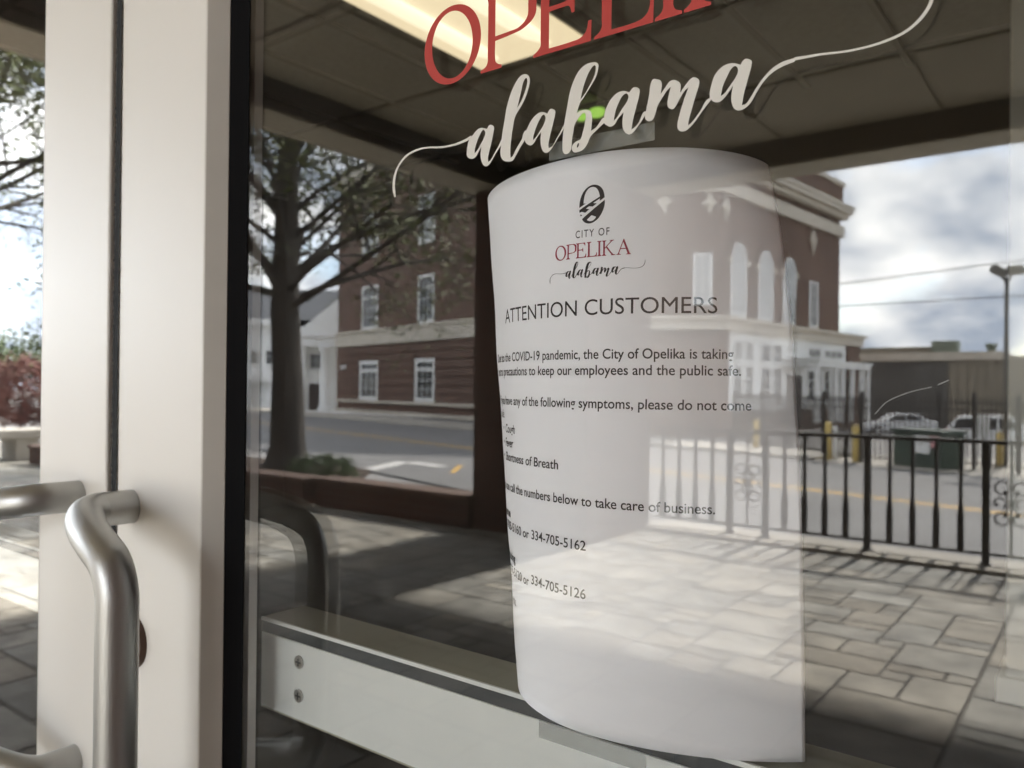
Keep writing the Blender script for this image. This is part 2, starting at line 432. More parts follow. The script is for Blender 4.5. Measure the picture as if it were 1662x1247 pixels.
def strip(mb, a, b, wd, z):
    a, b = Vector(a), Vector(b); d = (b - a).normalized(); n = Vector((-d.y, d.x)) * wd / 2
    mb.slab([tuple(a + n), tuple(b + n), tuple(b - n), tuple(a - n)], z, z + 0.005)
strip(mk, (-15.0, 13.4), (-15.83, 15.5), 0.45, ZS); strip(mk, (-15.6, 15.56), (-14.2, 15.3), 0.45, ZS)
structure(mk.build("road_marking", MT['linewhite']))
mk = MB(OUT); strip(mk, (-12.95, 14.28), (-14.0, 15.8), 0.14, ZS)
structure(mk.build("road_stripe", MT['yellow']))

# ================================================================== ENTRANCE PORCH
porch = thing("entrance_porch", "flat roofed porch with dark beams and brick corner pier, mirrored in the door", "porch")
p = MB(OUT).box(-4.58, -3.39, 5.12, 6.2, 0, 3.012)
p.build("brick_pier", MT['pierbrick'], porch)
MB(OUT).box(0.62, 1.0, 0.03, 6.2, 0, 3.5).build("unseen_light_blocker", MT['pierbrick'], porch)  # added out of view to block light from the right on door and notice
# beams: dark face, beige underside
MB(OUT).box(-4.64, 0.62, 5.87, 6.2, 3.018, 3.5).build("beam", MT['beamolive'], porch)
MB(OUT).box(-4.66, 0.62, 5.855, 6.22, 3.012, 3.030).build("soffit_strip", MT['soffit'], porch)
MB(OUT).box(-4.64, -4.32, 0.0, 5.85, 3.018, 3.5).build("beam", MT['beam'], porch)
MB(OUT).box(-4.66, -4.305, 0.0, 5.85, 3.012, 3.030).build("soffit_strip", MT['soffit'], porch)
MB(OUT).box(-4.7, 1.05, 0.0, 6.26, 3.5, 3.75).build("roof", MT['beam'], porch)
c = MB(OUT)
for i in range(5):
    for j in range(5):
        xa, ya = -4.32 + i * 1.12, 0.0 + j * 1.175
        c.box(xa + 0.02, min(xa + 1.1, 0.6), ya + 0.02, ya + 1.155, 3.225, 3.26)
c.build("ceiling", MT['ceiling'], porch)
MB(OUT).box(-4.32, 0.62, 0.0, 5.87, 3.24, 3.30).build("ceiling_joint", MT['ceiljoint'], porch)

# street-front wall of this building, with the door opening left out
wall = thing("brick_wall", "red brick front wall around the glass entrance doors", "wall")
m1 = MB()
m1.box(-14, -1.62, 0.0, 0.25, -0.1, 7.5); m1.box(0.40, 9, 0.0, 0.25, -0.1, 7.5); m1.box(-1.62, 0.40, 0.0, 0.25, 2.2, 7.5)
m1.build("wall", MT['redbrick'], wall)
mb = MB()
mb.box(-1.62, -1.545, -0.017, 0.06, 0, 2.2); mb.box(0.305, 0.40, -0.017, 0.06, 0, 2.2); mb.box(-1.545, 0.305, -0.017, 0.06, 2.135, 2.2)
mb.build("door_frame", MT['frame'], wall, bevel=0.003)

# hall behind the doors
hall = thing("entrance_hall", "dim entrance hall seen through the glass of the doors", "room")
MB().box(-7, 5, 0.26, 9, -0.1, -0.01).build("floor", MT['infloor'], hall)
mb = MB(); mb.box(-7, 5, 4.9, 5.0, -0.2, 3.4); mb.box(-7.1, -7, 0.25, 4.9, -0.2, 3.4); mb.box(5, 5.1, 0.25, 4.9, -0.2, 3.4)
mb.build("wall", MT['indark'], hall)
c = MB()
for i in range(20):
    for j in range(4):
        xa, ya = -7.0 + i * 0.6, 0.25 + j * 1.1
        if -3.1 < xa + 0.3 < -2.3 and 2.2 < ya + 0.5 < 3.4: continue
        c.box(xa + 0.012, xa + 0.588, ya + 0.012, ya + 1.088, 3.236, 3.27)
c.build("ceiling", MT['intile'], hall)
mb = MB()
for i in range(21): mb.box(-7.0 + i * 0.6 - 0.018, -7.0 + i * 0.6 + 0.018, 0.25, 4.9, 3.222, 3.236)
for j in range(5):
    for i in range(20): mb.box(-7.0 + i * 0.6 + 0.018, -7.0 + (i + 1) * 0.6 - 0.018, 0.25 + j * 1.1 - 0.018, 0.25 + j * 1.1 + 0.018, 3.222, 3.236)
mb.build("ceiling_grid", MT['intbar'], hall)
MB().box(-7, 5, 0.25, 9, 3.30, 3.4).build("roof", MT['indark'], hall)
post = thing("hall_pillar", "pale painted pillar standing inside behind the right edge of the glass", "pillar")
mb = MB(); mb.box(-0.36, 0.35, 3.52, 4.0, 0.10, 3.22); mb.build("shaft", MT['inpost'], post, bevel=0.01)
MB().box(-0.39, 0.38, 3.49, 4.03, 0, 0.10).build("base", MT['inpost'], post)
lamp = thing("ceiling_light", "long warm lit panel light in the ceiling behind the red lettering", "light")
MB().box(-3.09, -2.33, 2.0, 3.40, 3.20, 3.235).build("frame", MT['intbar'], lamp)
MB().box(-3.075, -2.345, 2.01, 3.385, 3.188, 3.20).build("lens", MT['lens'], lamp)
mb = MB()
for xx in (-2.90, -2.53): mb.tube([(xx, 2.05, 3.2), (xx, 2.2, 3.19), (xx, 3.1, 3.19), (xx, 3.3, 3.2)], [0.02, 0.05, 0.05, 0.02], 14)
mb.build("tube", MT['lenshot'], lamp, smooth=True)
eg = thing("emergency_light", "small glowing green twin lens light on the ceiling behind the word alabama", "light")
MB().box(-3.05, -2.78, 4.33, 4.40, 3.19, 3.236).build("housing", MT['dark'], eg)
for dx in (-0.055, 0.055): MB().ball((-2.915 + dx, 4.36, 3.165), 0.065, 0.05, 0.035).build("lens", MT['exitlens'], eg, smooth=True)

# ================================================================== DOORS
def spline(pts, n=8):
    P = [Vector(q) for q in pts]; P = [P[0] * 2 - P[1]] + P + [P[-1] * 2 - P[-2]]; out = []
    for i in range(1, len(P) - 2):
        for k in range(n):
            t = k / n; a, b, c_, d = P[i - 1], P[i], P[i + 1], P[i + 2]
            out.append(tuple(0.5 * ((2 * b) + (c_ - a) * t + (2 * a - 5 * b + 4 * c_ - d) * t * t + (3 * b - a - 3 * c_ + d) * t ** 3)))
    return out + [tuple(P[-2])]
def pull(parent, xm, sgn):
    """offset pull: two short legs out of the stile, swept sideways into one upright grip."""
    top, bot = 1.176, 0.957
    def leg(z, s):
        return [(xm + sgn * dx, y, z - s * dz) for dx, y, dz in ((0, -0.0165, 0), (0, -0.034, 0), (0.0015, -0.045, 0.0), (0.013, -0.057, 0.002), (0.041, -0.0685, 0.006), (0.068, -0.0745, 0.012), (0.088, -0.076, 0.021), (0.097, -0.076, 0.037), (0.098, -0.076, 0.056), (0.098, -0.076, 0.085))]
    path = leg(top, 1) + leg(bot, -1)[::-1]
    MB().tube(spline(path, 10), 0.0128, 28).build("pull_handle", MT['steel'], parent, smooth=True)

def leaf_door(name, label, xs0, xs1, x_far, sgn, xm):
    """one glazed leaf: the meeting stile xs0..xs1 and the far stile ending at x_far."""
    d = thing(name, label, "door")
    MB().box(xs0, xs1, -0.017, 0.015, 0.005, 2.13).build("meeting_stile", MT['frame'], d, bevel=0.0022)
    a, b = (xs1, x_far) if sgn > 0 else (x_far, xs0)
    fx0, fx1 = (x_far - 0.115, x_far) if sgn > 0 else (x_far, x_far + 0.115)
    MB().box(fx0, fx1, -0.017, 0.015, 0.005, 2.13).build("hinge_stile", MT['frame'], d, bevel=0.0022)
    g0, g1 = (xs1, fx0) if sgn > 0 else (fx1, xs0)
    MB().box(g0 + 0.0003, g1 - 0.0003, -0.0165, 0.0145, 0.005, 0.26).build("bottom_rail", MT['frame'], d, bevel=0.002)
    MB().box(g0 + 0.0003, g1 - 0.0003, -0.0165, 0.0145, 2.00, 2.13).build("top_rail", MT['frame'], d, bevel=0.002)
    MB().box(g0 + 0.0005, g1 - 0.0005, 0.0, 0.006, 0.262, 1.998).build("glass_pane", MT['glass'], d)
    # glazing bead round the glass, outside and in
    gk, gs = MB(), MB()
    za, zc_ = 0.262, 1.998
    def wedge(mb, poly):
        n = len(poly)
        mb.add([(x, y, za) for x, y in poly] + [(x, y, zc_) for x, y in poly], [tuple(range(n)), tuple(range(n, 2 * n))[::-1]] + [(i, (i + 1) % n, n + (i + 1) % n, n + i) for i in range(n)])
    for x, s in ((g0, 1), (g1, -1)):
        wedge(gs, [(x, -0.0165), (x + s * 0.0098, -0.0058), (x + s * 0.0098, -0.0003), (x, -0.0003)])
        wedge(gk, [(x + s * 0.0100, -0.0054), (x + s * 0.0254, -0.0006), (x + s * 0.0254, -0.0003), (x + s * 0.0100, -0.0003)])
        wedge(gs, [(x, 0.0064), (x + s * 0.022, 0.0064), (x + s * 0.022, 0.0130), (x + s * 0.004, 0.0148), (x, 0.0148)])
    gs.build("glazing_stop", MT['stop'], d)
    gk.build("glazing_bead", MT['rubber'], d)
    pull(d, xm, sgn)
    # push bar on the room side
    mb = MB(); mb.box(g0 + 0.004, g1 - 0.004, 0.030, 0.068, 1.034, 1.0995)
    bar = mb.build("push_bar", MT['barside'], d)
    MB().box(g0 + 0.006, g1 - 0.006, 0.0285, 0.0298, 1.036, 1.0895).build("face_plate", MT['bar'], bar, bevel=0.0005)
    MB().box(g0 + 0.006, g1 - 0.006, 0.0288, 0.0298, 1.0898, 1.0975).build("groove", MT['dark'], bar)
    MB().box(g0 + 0.006, g1 - 0.006, 0.0283, 0.0298, 1.0978, 1.1003).build("top_edge", MT['bar'], bar)
    sx = g0 + 0.050 if sgn > 0 else g1 - 0.050
    for z in (1.0765, 1.053):
        s_ = MB(); s_.cyl((sx, 0.0287, z), (sx, 0.0272, z), 0.0046, 20); so = s_.build("screw", MT['screw'], bar, bevel=0.0004)
        k = MB(); k.box(sx - 0.0026, sx + 0.0026, 0.02695, 0.0274, z - 0.0005, z + 0.0005); k.box(sx - 0.0005, sx + 0.0005, 0.0270, 0.0274, z - 0.0026, z + 0.0026)
        k.build("screw_slot", MT['dark'], bar)
    return d
XR = 0.30
right = leaf_door("glass_door", "white framed glass door with red and cream lettering and a notice taped inside", -0.6221, -0.5033, XR, 1, -0.5986)
left = leaf_door("glass_door", "white framed glass door at the left edge, its pull handle reaching out of view", -0.7614, -0.6399, -1.54, -1, -0.686)
lk = MB()
lk.tube([(-0.5943, -0.0169, 1.0742), (-0.5943, -0.0215, 1.0742)], [0.0205, 0.0195], 40)
lk.build("lock_cylinder", MT['bronze'], right, smooth=False)
# black pile weather strip in the gap between the doors
br = MB(); br.box(-0.6322, -0.6223, -0.008, 0.012, 0.01, 2.13)
zz = 0.01
while zz < 2.12:
    h = random.uniform(0.0012, 0.003); l = random.uniform(0.0, 0.0024); y = random.uniform(-0.0182, -0.0172)
    br.add([(-0.6322 + random.uniform(-.0012, .0012), -0.0165, zz), (-0.6217, -0.0176, zz + h * .2), (-0.6217, -0.0176, zz + h), (-0.6320 + random.uniform(-.001, .001), -0.0165, zz + h)], [(0, 1, 2, 3)])
    if random.random() < 0.5: br.add([(-0.6226, y, zz), (-0.6226, y, zz + h * .7), (-0.6214 + l, y - 0.0004, zz + h * random.uniform(-1.0, 1.6))], [(0, 1, 2)])
    zz += h * 0.75
br.build("weather_brush", MT['pile'], right, recalc=False)

# ------------------------------------------------------------------ vinyl lettering
def curve_mesh(splines, step=0.004):
    """splines: list of (points, corner flags); planar outlines filled with holes -> verts, faces in 2D"""
    cu_ = bpy.data.curves.new("tmp", 'CURVE'); cu_.dimensions = '2D'; cu_.fill_mode = 'BOTH'; cu_.resolution_u = 8
    for pts, cor in splines:
        sp = cu_.splines.new('BEZIER'); sp.bezier_points.add(len(pts) - 1); sp.use_cyclic_u = True
        n = len(pts)
        for i, (x, y) in enumerate(pts):
            b = sp.bezier_points[i]; b.co = (x, y, 0)
            pv, nx_ = Vector((*pts[i - 1], 0)), Vector((*pts[(i + 1) % n], 0)); c0 = Vector((x, y, 0))
            b.handle_left_type = b.handle_right_type = 'FREE'
            dl, dr = (c0 - pv), (nx_ - c0)
            if cor[i]:
                b.handle_left, b.handle_right = c0 - dl / 3, c0 + dr / 3
            else:
                tn = (dl.normalized() + dr.normalized())
                tn = tn.normalized() if tn.length > 1e-9 else dr.normalized()
                b.handle_left, b.handle_right = c0 - tn * dl.length / 3, c0 + tn * dr.length / 3
    return _to2d(cu_)
def _to2d(cu_):
    ob = bpy.data.objects.new("tmp", cu_); COL.objects.link(ob)
    dg = bpy.context.evaluated_depsgraph_get()
    me = bpy.data.meshes.new_from_object(ob.evaluated_get(dg))
    bm = bmesh.new(); bm.from_mesh(me)
    bmesh.ops.remove_doubles(bm, verts=bm.verts, dist=1e-7)
    vs = [(v.co.x, v.co.y) for v in bm.verts]; bm.verts.index_update()
    fs = [tuple(v.index for v in f.verts) for f in bm.faces]
    bm.free(); bpy.data.objects.remove(ob); bpy.data.curves.remove(cu_); bpy.data.meshes.remove(me)
    return vs, fs
def stroke_poly(pts, n=8):
    """centre line with widths -> closed outline"""
    P = spline([(x, y, w_) for x, y, w_ in pts], n)
    L, Rr = [], []
    for i, (x, y, w_) in enumerate(P):
        a, b = P[max(i - 1, 0)], P[min(i + 1, len(P) - 1)]
        d = Vector((b[0] - a[0], b[1] - a[1])).normalized(); nn = Vector((-d.y, d.x)) * w_ / 2
        L.append((x + nn.x, y + nn.y)); Rr.append((x - nn.x, y - nn.y))
    return L, Rr
def parse(txt, s, ox, oy):
    """'x,y x,yc ...' crop coordinates -> photo pixels and corner flags"""
    pts, cor = [], []
    for w_ in txt.split():
        c_ = w_.endswith('c'); x, y = w_.rstrip('c').split(',')
        pts.append((ox + float(x) / s, oy + float(y) / s)); cor.append(c_)
    return pts, cor
YG = -0.0004                                 # vinyl sits on the outer face of the glass
def glass2d(pts):                            # photo pixel -> x,z on the glass
    return [(q.x, q.z) for q in (on_y(YG, u, v) for u, v in pts)]
SCRIPT = [
    # a
    ([("85,830c 65,950 68,1030 130,1065 180,1040 225,965 258,900c 248,1010 262,1100 290,1150 325,1165 365,1140 400,1090 450,1000 535,850 533,800c 490,890 430,1000 380,1085 352,1105c 350,1050 365,970 395,850 425,700 432,640 415,615 370,608 352,630 335,660c 300,652 250,648 190,685 140,750 105,790", 8.3125, 750, 130),
      ("285,675 240,740 195,850 170,950 170,990c 200,955 250,870 295,780 312,720 305,685", 8.3125, 750, 130)]),
    # l
    ([("833,142 836.7,134.8 844.5,124 851.7,120.6 857.7,122.7 860.1,130 855.9,150 852.2,160.1 846.2,172.1 839.6,182.9 836,190.2 833,204.6 829.4,229.8 828.2,246.7 828.8,256.3c 831.8,253.9 836.6,244.3 846.2,227.4 853.8,212.0 853,224 843.8,240.7 836.6,253.9 832.4,260.5 822.2,262.3 816.8,260.5 813.2,255.1 812,247.9 813.2,235.9 815.6,214.2 818.6,197.4 822.2,175.7 827,157.7", 1, 0, 0),
      ("850.5,131.2 846.2,148 842,164.9 839.6,175.1c 845,166 851,151.7 854.6,139.6 855.9,131 854.1,127", 1, 0, 0)]),
    # a
    ([("850,720c 845,790 850,830 885,870 930,882 970,850 1010,780 1065,700c 1058,820 1070,910 1100,970 1140,983 1185,955 1230,890 1290,790 1368,655 1368,610c 1330,690 1270,800 1220,890 1170,922c 1165,880 1185,760 1225,600 1255,470 1257,420 1235,397 1190,393 1168,420 1150,455c 1110,438 1065,435 1000,470 930,550 885,640", 8.3125, 750, 130),
      ("1095,470 1050,530 1000,640 965,750 958,812c 990,780 1050,690 1105,590 1125,520 1115,480", 8.3125, 750, 130)]),
    # b
    ([("590,87 640,85 668,105 668,160 640,260 560,400 490,510 455,560 425,640 412,690c 450,665 490,652 530,650 575,670 595,730 590,820 582,900c 640,860 745,745 745,800c 650,890 575,970 540,1050 490,1120 430,1150 380,1155 355,1125 360,1075 400,1030 455,1000 480,930 510,800 520,720 510,690 490,685 440,740 390,820 370,920 355,1010 350,1080 340,1130 310,1168 270,1175 248,1150 242,1090 248,950 265,800 300,600 330,440 380,290 450,170 530,105", 7.3375, 880, 90),
      ("625,118 570,180 520,290 480,420 457,525c 500,470 570,350 625,230 638,150 635,125", 7.3375, 880, 90),
      ("435,1045 412,1090 418,1100 440,1060", 7.3375, 880, 90)]),
    # a
    ([("737,760c 742,700 770,610 830,510 900,445 970,425 1040,440c 1060,410 1085,385 1135,385 1160,410 1155,480 1120,620 1080,780 1063,885c 1100,860 1150,800 1228,668 1222,722c 1174,800 1130,860 1080,920 1040,942 1000,930 965,880 955,800 968,680c 900,760 860,825 815,850 770,835 737,805", 7.3375, 880, 90),
      ("1000,455 960,480 910,570 870,680 853,780c 890,740 950,640 1010,550 1028,490 1015,462", 7.3375, 880, 90)]),
    # m
    ([("450,740 470,650 510,450 560,200 580,180 640,183 690,200 710,240 695,410c 760,320 830,220 890,192 950,205 1000,250 1000,390c 1060,300 1150,185 1200,153 1260,165 1295,205 1290,270 1240,440 1170,680 1125,860 1125,900c 1180,850 1300,690 1462,478 1475,508c 1350,670 1230,840 1150,930 1080,985 1000,990 960,950 955,880 985,740 1050,520 1125,310c 1080,350 1000,470 930,600 890,645 840,640 800,600 800,550 815,450 850,300c 800,350 720,470 650,590 610,720 570,810 520,835 475,820 452,790", 9.594, 1000, 110)]),
    # a
    ([("515,660c 515,600 540,470 590,340 680,240 760,200 830,190 930,210c 960,160 990,135 1050,138 1082,165 1080,210 1040,370 980,590 950,755c 1000,740 1060,660 1150,510 1260,360 1370,250 1500,170 1662,120c 1662,168c 1500,235 1370,310 1250,430 1150,580 1070,720 1000,790 910,828 850,805 815,740 805,640 830,490c 780,570 700,670 650,710 600,718 560,705", 8.31, 1090, 80),
      ("860,230 820,250 750,370 690,510 665,632c 710,600 790,490 870,370 895,290 885,245", 8.31, 1090, 80)]),
]
def script_mesh():
    parts = []
    for k, spl in enumerate(SCRIPT):
        S = []
        for a in spl:
            pts, cor = parse(*a); S.append((glass2d(pts), cor))
        parts.append(curve_mesh(S))
    # swashes
    for pts, s, ox, oy in (
        ([(208, 1078, 26), (190, 960, 40), (190, 850, 37), (210, 720, 33), (260, 590, 27), (350, 460, 28), (450, 380, 30), (600, 315, 29), (750, 290, 26), (900, 288, 29), (1050, 270, 32), (1200, 230, 34), (1340, 170, 40), (1425, 118, 44)], 9.776, 620, 210),
        ([(386, 531, 28), (500, 512, 24), (620, 490, 21), (800, 470, 20), (960, 442, 20), (1120, 400, 21), (1280, 340, 24), (1400, 275, 25), (1500, 190, 28), (1575, 95, 31), (1620, 0, 33), (1650, -110, 30), (1655, -220, 26)], 5.54, 1220, 0)):
        L, Rr = stroke_poly([(x, y, w_) for x, y, w_ in pts])
        L = glass2d([(ox + x / s, oy + y / s) for x, y in L]); Rr = glass2d([(ox + x / s, oy + y / s) for x, y in Rr])
        n = len(L)
        parts.append((L + Rr, [(i, i + 1, n + i + 1, n + i) for i in range(n - 1)]))
    return parts
SCR = script_mesh()
def place2d(parts, fn):
    mb = MB()
    for k, (vs, fs) in enumerate(parts):
        mb.add([fn(x, z, k) for x, z in vs], fs)
    return mb
place2d(SCR, lambda x, z, k: (x, YG - 0.00001 * k, z)).build("script_lettering", MT['cream'], right, recalc=False)

sk = MB(); sp_ = [(-0.0735, 1.2612), (-0.0692, 1.266), (-0.0618, 1.2696), (-0.0542, 1.2717)]
sp_ = spline([(x, -0.0001, z) for x, z in sp_], 8)
for seg in (sp_, [(-0.0522, -0.0001, 1.2725), (-0.0486, -0.0001, 1.2742)]):
    n = len(seg); sk.add([(x, y, z) for x, y, z in seg] + [(x + 0.00005, y, z - 0.00013) for x, y, z in seg], [(i, i + 1, n + i + 1, n + i) for i in range(n - 1)])
sk.build("scratch", MT['scratch'], right, recalc=False)

# serif capitals, cap height 1, each as list of outlines (corner flagged)
def ell(cx, cy, rx, ry, tilt=0.0, n=20):
    return ([(cx + rx * math.cos(a) * math.cos(tilt) - ry * math.sin(a) * math.sin(tilt), cy + rx * math.cos(a) * math.sin(tilt) + ry * math.sin(a) * math.cos(tilt)) for a in (2 * math.pi * i / n for i in range(n))], [False] * n)
def P_(txt): return parse(txt, 1, 0, 0)
CAPS = [
    [ell(.495, .5, .495, .515), ell(.495, .5, .352, .446, 0.16)],
    [P_(".99,0c .99,.035c 1.08,.075 1.105,.13 1.105,.2 1.105,.8 1.1,.9 1.07,.94 .99,.965c .99,1c 1.45,1 1.72,.98 1.86,.86 1.86,.70 1.84,.52 1.68,.41 1.45,.375 1.225,.36c 1.225,.16 1.235,.10 1.27,.065 1.33,.04c 1.33,0c"),
     P_("1.225,.42c 1.225,.945c 1.45,.955 1.62,.93 1.73,.82 1.735,.68 1.72,.53 1.60,.44 1.45,.425")],
    [P_("1.82,0c 1.82,.035c 1.89,.075 1.925,.12 1.925,.2 1.925,.8 1.925,.9 1.89,.94 1.82,.965c 1.82,1c 2.56,1c 2.57,.80c 2.53,.80c 2.48,.90 2.40,.945 2.05,.945c 2.05,.56c 2.24,.56 2.33,.58 2.37,.665c 2.41,.665c 2.41,.40c 2.37,.40c 2.33,.49 2.24,.50 2.05,.50c 2.05,.06c 2.36,.06 2.50,.075 2.57,.13 2.60,.245c 2.645,.245c 2.64,0c")],
    [P_("2.685,0c 2.685,.035c 2.75,.07 2.78,.12 2.78,.2 2.78,.8 2.78,.9 2.75,.94 2.685,.965c 2.685,1c 3.02,1c 3.02,.965c 2.94,.93 2.91,.9 2.91,.8 2.91,.06c 3.18,.06 3.30,.08 3.37,.14 3.40,.28c 3.44,.28c 3.435,0c")],
    [P_("3.455,0c 3.455,.035c 3.52,.07 3.55,.12 3.55,.2 3.55,.8 3.55,.9 3.52,.94 3.455,.965c 3.455,1c 3.775,1c 3.775,.965c 3.70,.93 3.675,.9 3.675,.8 3.675,.2 3.675,.12 3.70,.07 3.775,.035c 3.775,0c")],
    [P_("3.795,0c 3.795,.035c 3.855,.07 3.885,.12 3.885,.2 3.885,.8 3.885,.9 3.855,.94 3.795,.965c 3.795,1c 4.10,1c 4.10,.965c 4.03,.93 4.01,.9 4.01,.8 4.01,.535c 4.38,.90c 4.40,.94 4.38,.96 4.33,.97c 4.33,1c 4.64,1c 4.64,.97c 4.56,.95 4.50,.92 4.43,.86 4.16,.60c 4.50,.16 4.60,.07 4.67,.045 4.74,.035c 4.74,0c 4.44,0c 4.44,.03c 4.46,.05 4.45,.07 4.42,.11 4.08,.53c 4.01,.46c 4.01,.2 4.01,.12 4.03,.07 4.10,.035c 4.10,0c")],
    [P_("4.80,0c 4.80,.035c 4.87,.06 4.91,.10 4.95,.2 5.27,1.02c 5.31,1.02c 5.64,.2 5.68,.10 5.71,.06 5.77,.035c 5.77,0c 5.44,0c 5.44,.035c 5.52,.06 5.53,.09 5.50,.18 5.43,.36c 5.08,.36c 5.02,.20 4.99,.10 5.01,.06 5.10,.035c 5.10,0c"),
     P_("5.10,.42c 5.255,.82c 5.41,.42c")],
]
CAPM = [curve_mesh(g) for g in CAPS]
S_BIG, X_BIG, Z_BIG = 0.0416, -0.3116, H + 0.1664
place2d(CAPM, lambda x, z, k: (X_BIG + x * S_BIG, YG - 0.00001 * k, Z_BIG + z * S_BIG)).build("capital_lettering", MT['red'], right, recalc=False)

# ------------------------------------------------------------------ the notice
XC, Y0, ZT, PH = -0.2085, 0.0068, 1.3847, 0.2836
def bend(s, h, off=0.0):
    """s metres across from the taped middle, h metres down from the top edge"""
    t = min(max(h / PH, -0.05), 1.05)
    rad = (0.131 - 0.054 * t) if s < 0 else (0.066 + 0.078 * t)
    a = abs(s) / rad
    x = XC + math.copysign((rad + off) * math.sin(a), s)
    y = Y0 + rad - (rad + off) * math.cos(a)
    y += 0.00035 * min(1.0, a / 0.35) * (math.sin(h * 71 + s * 23) + 0.7 * math.sin(h * 128 - s * 41 + 1.0) + 1.2)
    return (x, y, ZT - h)
notice = thing("paper_notice", "white printed paper notice curling at both edges, taped behind the door glass", "notice")
pm = MB(); NX, NY = 96, 40
S0, S1 = -0.110, 0.106
pm.add([bend(S0 + (S1 - S0) * i / NX, PH * j / NY) for j in range(NY + 1) for i in range(NX + 1)],
       [(j * (NX + 1) + i, j * (NX + 1) + i + 1, (j + 1) * (NX + 1) + i + 1, (j + 1) * (NX + 1) + i) for j in range(NY) for i in range(NX)])
po = pm.build("sheet", MT['paper'], notice, smooth=True, recalc=False)
so = po.modifiers.new("thick", 'SOLIDIFY'); so.thickness = 0.0001; so.offset = 0
def fine(vs, fs, step=0.0025):
    """cut a flat shape into narrow upright strips so that it follows the curl"""
    bm = bmesh.new(); bv = [bm.verts.new((x, y, 0)) for x, y in vs]
    for f in fs:
        try: bm.faces.new([bv[i] for i in f])
        except ValueError: pass
    xs = [x for x, _ in vs]; a = math.ceil(min(xs) / step) * step
    while a < max(xs):
        bmesh.ops.bisect_plane(bm, geom=bm.verts[:] + bm.edges[:] + bm.faces[:], plane_co=(a, 0, 0), plane_no=(1, 0, 0)); a += step
    bm.verts.index_update()
    r_ = [(v.co.x, v.co.y) for v in bm.verts], [tuple(v.index for v in f.verts) for f in bm.faces]
    bm.free(); return r_
def print_on(name, parts, m):
    mb = MB()
    for k, (vs, fs) in enumerate(parts):
        vs, fs = fine(vs, fs)
        mb.add([bend(x, h, 0.00016 + 0.000006 * k) for x, h in vs], fs)
    mb.build(name, m, notice, recalc=False)
def text(body, s0, s1, h, cap, bold=0.010, spacing=1.0):
    cu_ = bpy.data.curves.new("tmp", 'FONT'); cu_.body = body; cu_.size = 1.0; cu_.resolution_u = 5; cu_.offset = bold; cu_.space_character = spacing
    vs, fs = _to2d(cu_)
    x0, x1 = min(v[0] for v in vs), max(v[0] for v in vs)
    sy = cap / CAPU
    return [(s0 + (x - x0) / (x1 - x0) * (s1 - s0), h - y * sy) for x, y in vs], fs
CAPH = 0.0047
_c = bpy.data.curves.new('tmp', 'FONT'); _c.body = 'H'; _c.size = 1.0
CAPU = max(v[1] for v in _to2d(_c)[0])
print('CAPU', CAPU)
LM = -0.0885
lines = [text("ATTENTION CUSTOMERS", -0.0682, 0.0643, 0.0791, 0.0076, 0.0),
         text("Due to the COVID-19 pandemic, the City of Opelika is taking", LM, 0.0724, 0.1005, CAPH),
         text("extra precautions to keep our employees and the public safe.", LM, 0.0760, 0.1083, CAPH),
         text("If you have any of the following symptoms, please do not come", LM, 0.0810, 0.1245, CAPH),
         text("inside.", LM, -0.0768, 0.1322, CAPH),
         text("\u2022", -0.0800, -0.0783, 0.1403, CAPH), text("Cough", -0.0735, -0.0565, 0.1403, CAPH),
         text("\u2022", -0.0800, -0.0783, 0.1481, CAPH), text("Fever", -0.0735, -0.0588, 0.1481, CAPH),
         text("\u2022", -0.0800, -0.0783, 0.1559, CAPH), text("Shortness of Breath", -0.0735, -0.0154, 0.1559, CAPH),
         text("You can call the numbers below to take care of business.", LM, 0.0639, 0.1726, CAPH),
         text("Revenue", LM, -0.0665, 0.1875, CAPH, 0.026),
         text("334-705-5160 or", LM, -0.0398, 0.1948, CAPH), text("334-705-5162", -0.0371, 0.0022, 0.1944, CAPH),
         text("Purchasing", LM, -0.0590, 0.2118, CAPH, 0.026),
         text("334-705-5120 or", LM, -0.0398, 0.2197, CAPH), text("334-705-5126", -0.0371, 0.0024, 0.2180, CAPH),
         text("Thank you.", LM, -0.0600, 0.2362, CAPH)]
print_on("printed_text", lines, MT['ink'])
# crest: an O crossed by a slanting road
def E_(txt):
    pts, cor = parse(txt, 15.5875, 0, 0)
    return ([((x - 41.5) * 0.000299 + 0.0035, 0.0155 + (y - 10.2) * 0.000299) for x, y in pts], cor)
crest = [
    curve_mesh([E_("280,700c 290,560 330,430 400,310 500,220 600,172 690,158 790,175 880,225 950,310 990,420 1003,510c 875,590c 872,530c 690,625c 795,645c 680,712c 575,695c 480,745c 585,770c 465,845c 360,810c 290,828c 280,760c 480,665c 875,480c 850,380 800,280 730,225 650,212 560,240 490,310 440,410 420,500 408,605c 480,608c")]),
    curve_mesh([E_("302,872c 375,893c 330,930c")]),
    curve_mesh([E_("1010,575c 1010,680 985,790 930,910 850,1020 750,1095 660,1130 570,1135 480,1110 410,1060 365,1000c"), E_("650,930c 780,985c 740,1035 680,1070 620,1078 560,1065 512,1035c")]),
]
print_on("printed_crest", crest, MT['ink'])
print_on("printed_heading", [text("CITY OF", -0.0056, 0.0131, 0.0407, 0.0036, 0.004, 1.25)], MT['ink'])
k = (0.0239 + 0.0188) / 5.77
print_on("printed_name", [([(-0.0188 + x * k, 0.0507 - z * 0.0074) for x, z in vs], fs) for vs, fs in CAPM], MT['redink'])
xa, xe = on_y(YG, 758, 250).x, on_y(YG, 1199, 179).x
zb = on_y(YG, 790, 268).z
k = 0.0284 / (xe - xa)
print_on("printed_script", [([(-0.0117 + (x - xa) * k, 0.0603 - (z - zb) * k) for x, z in vs], fs) for vs, fs in SCR], MT['ink'])
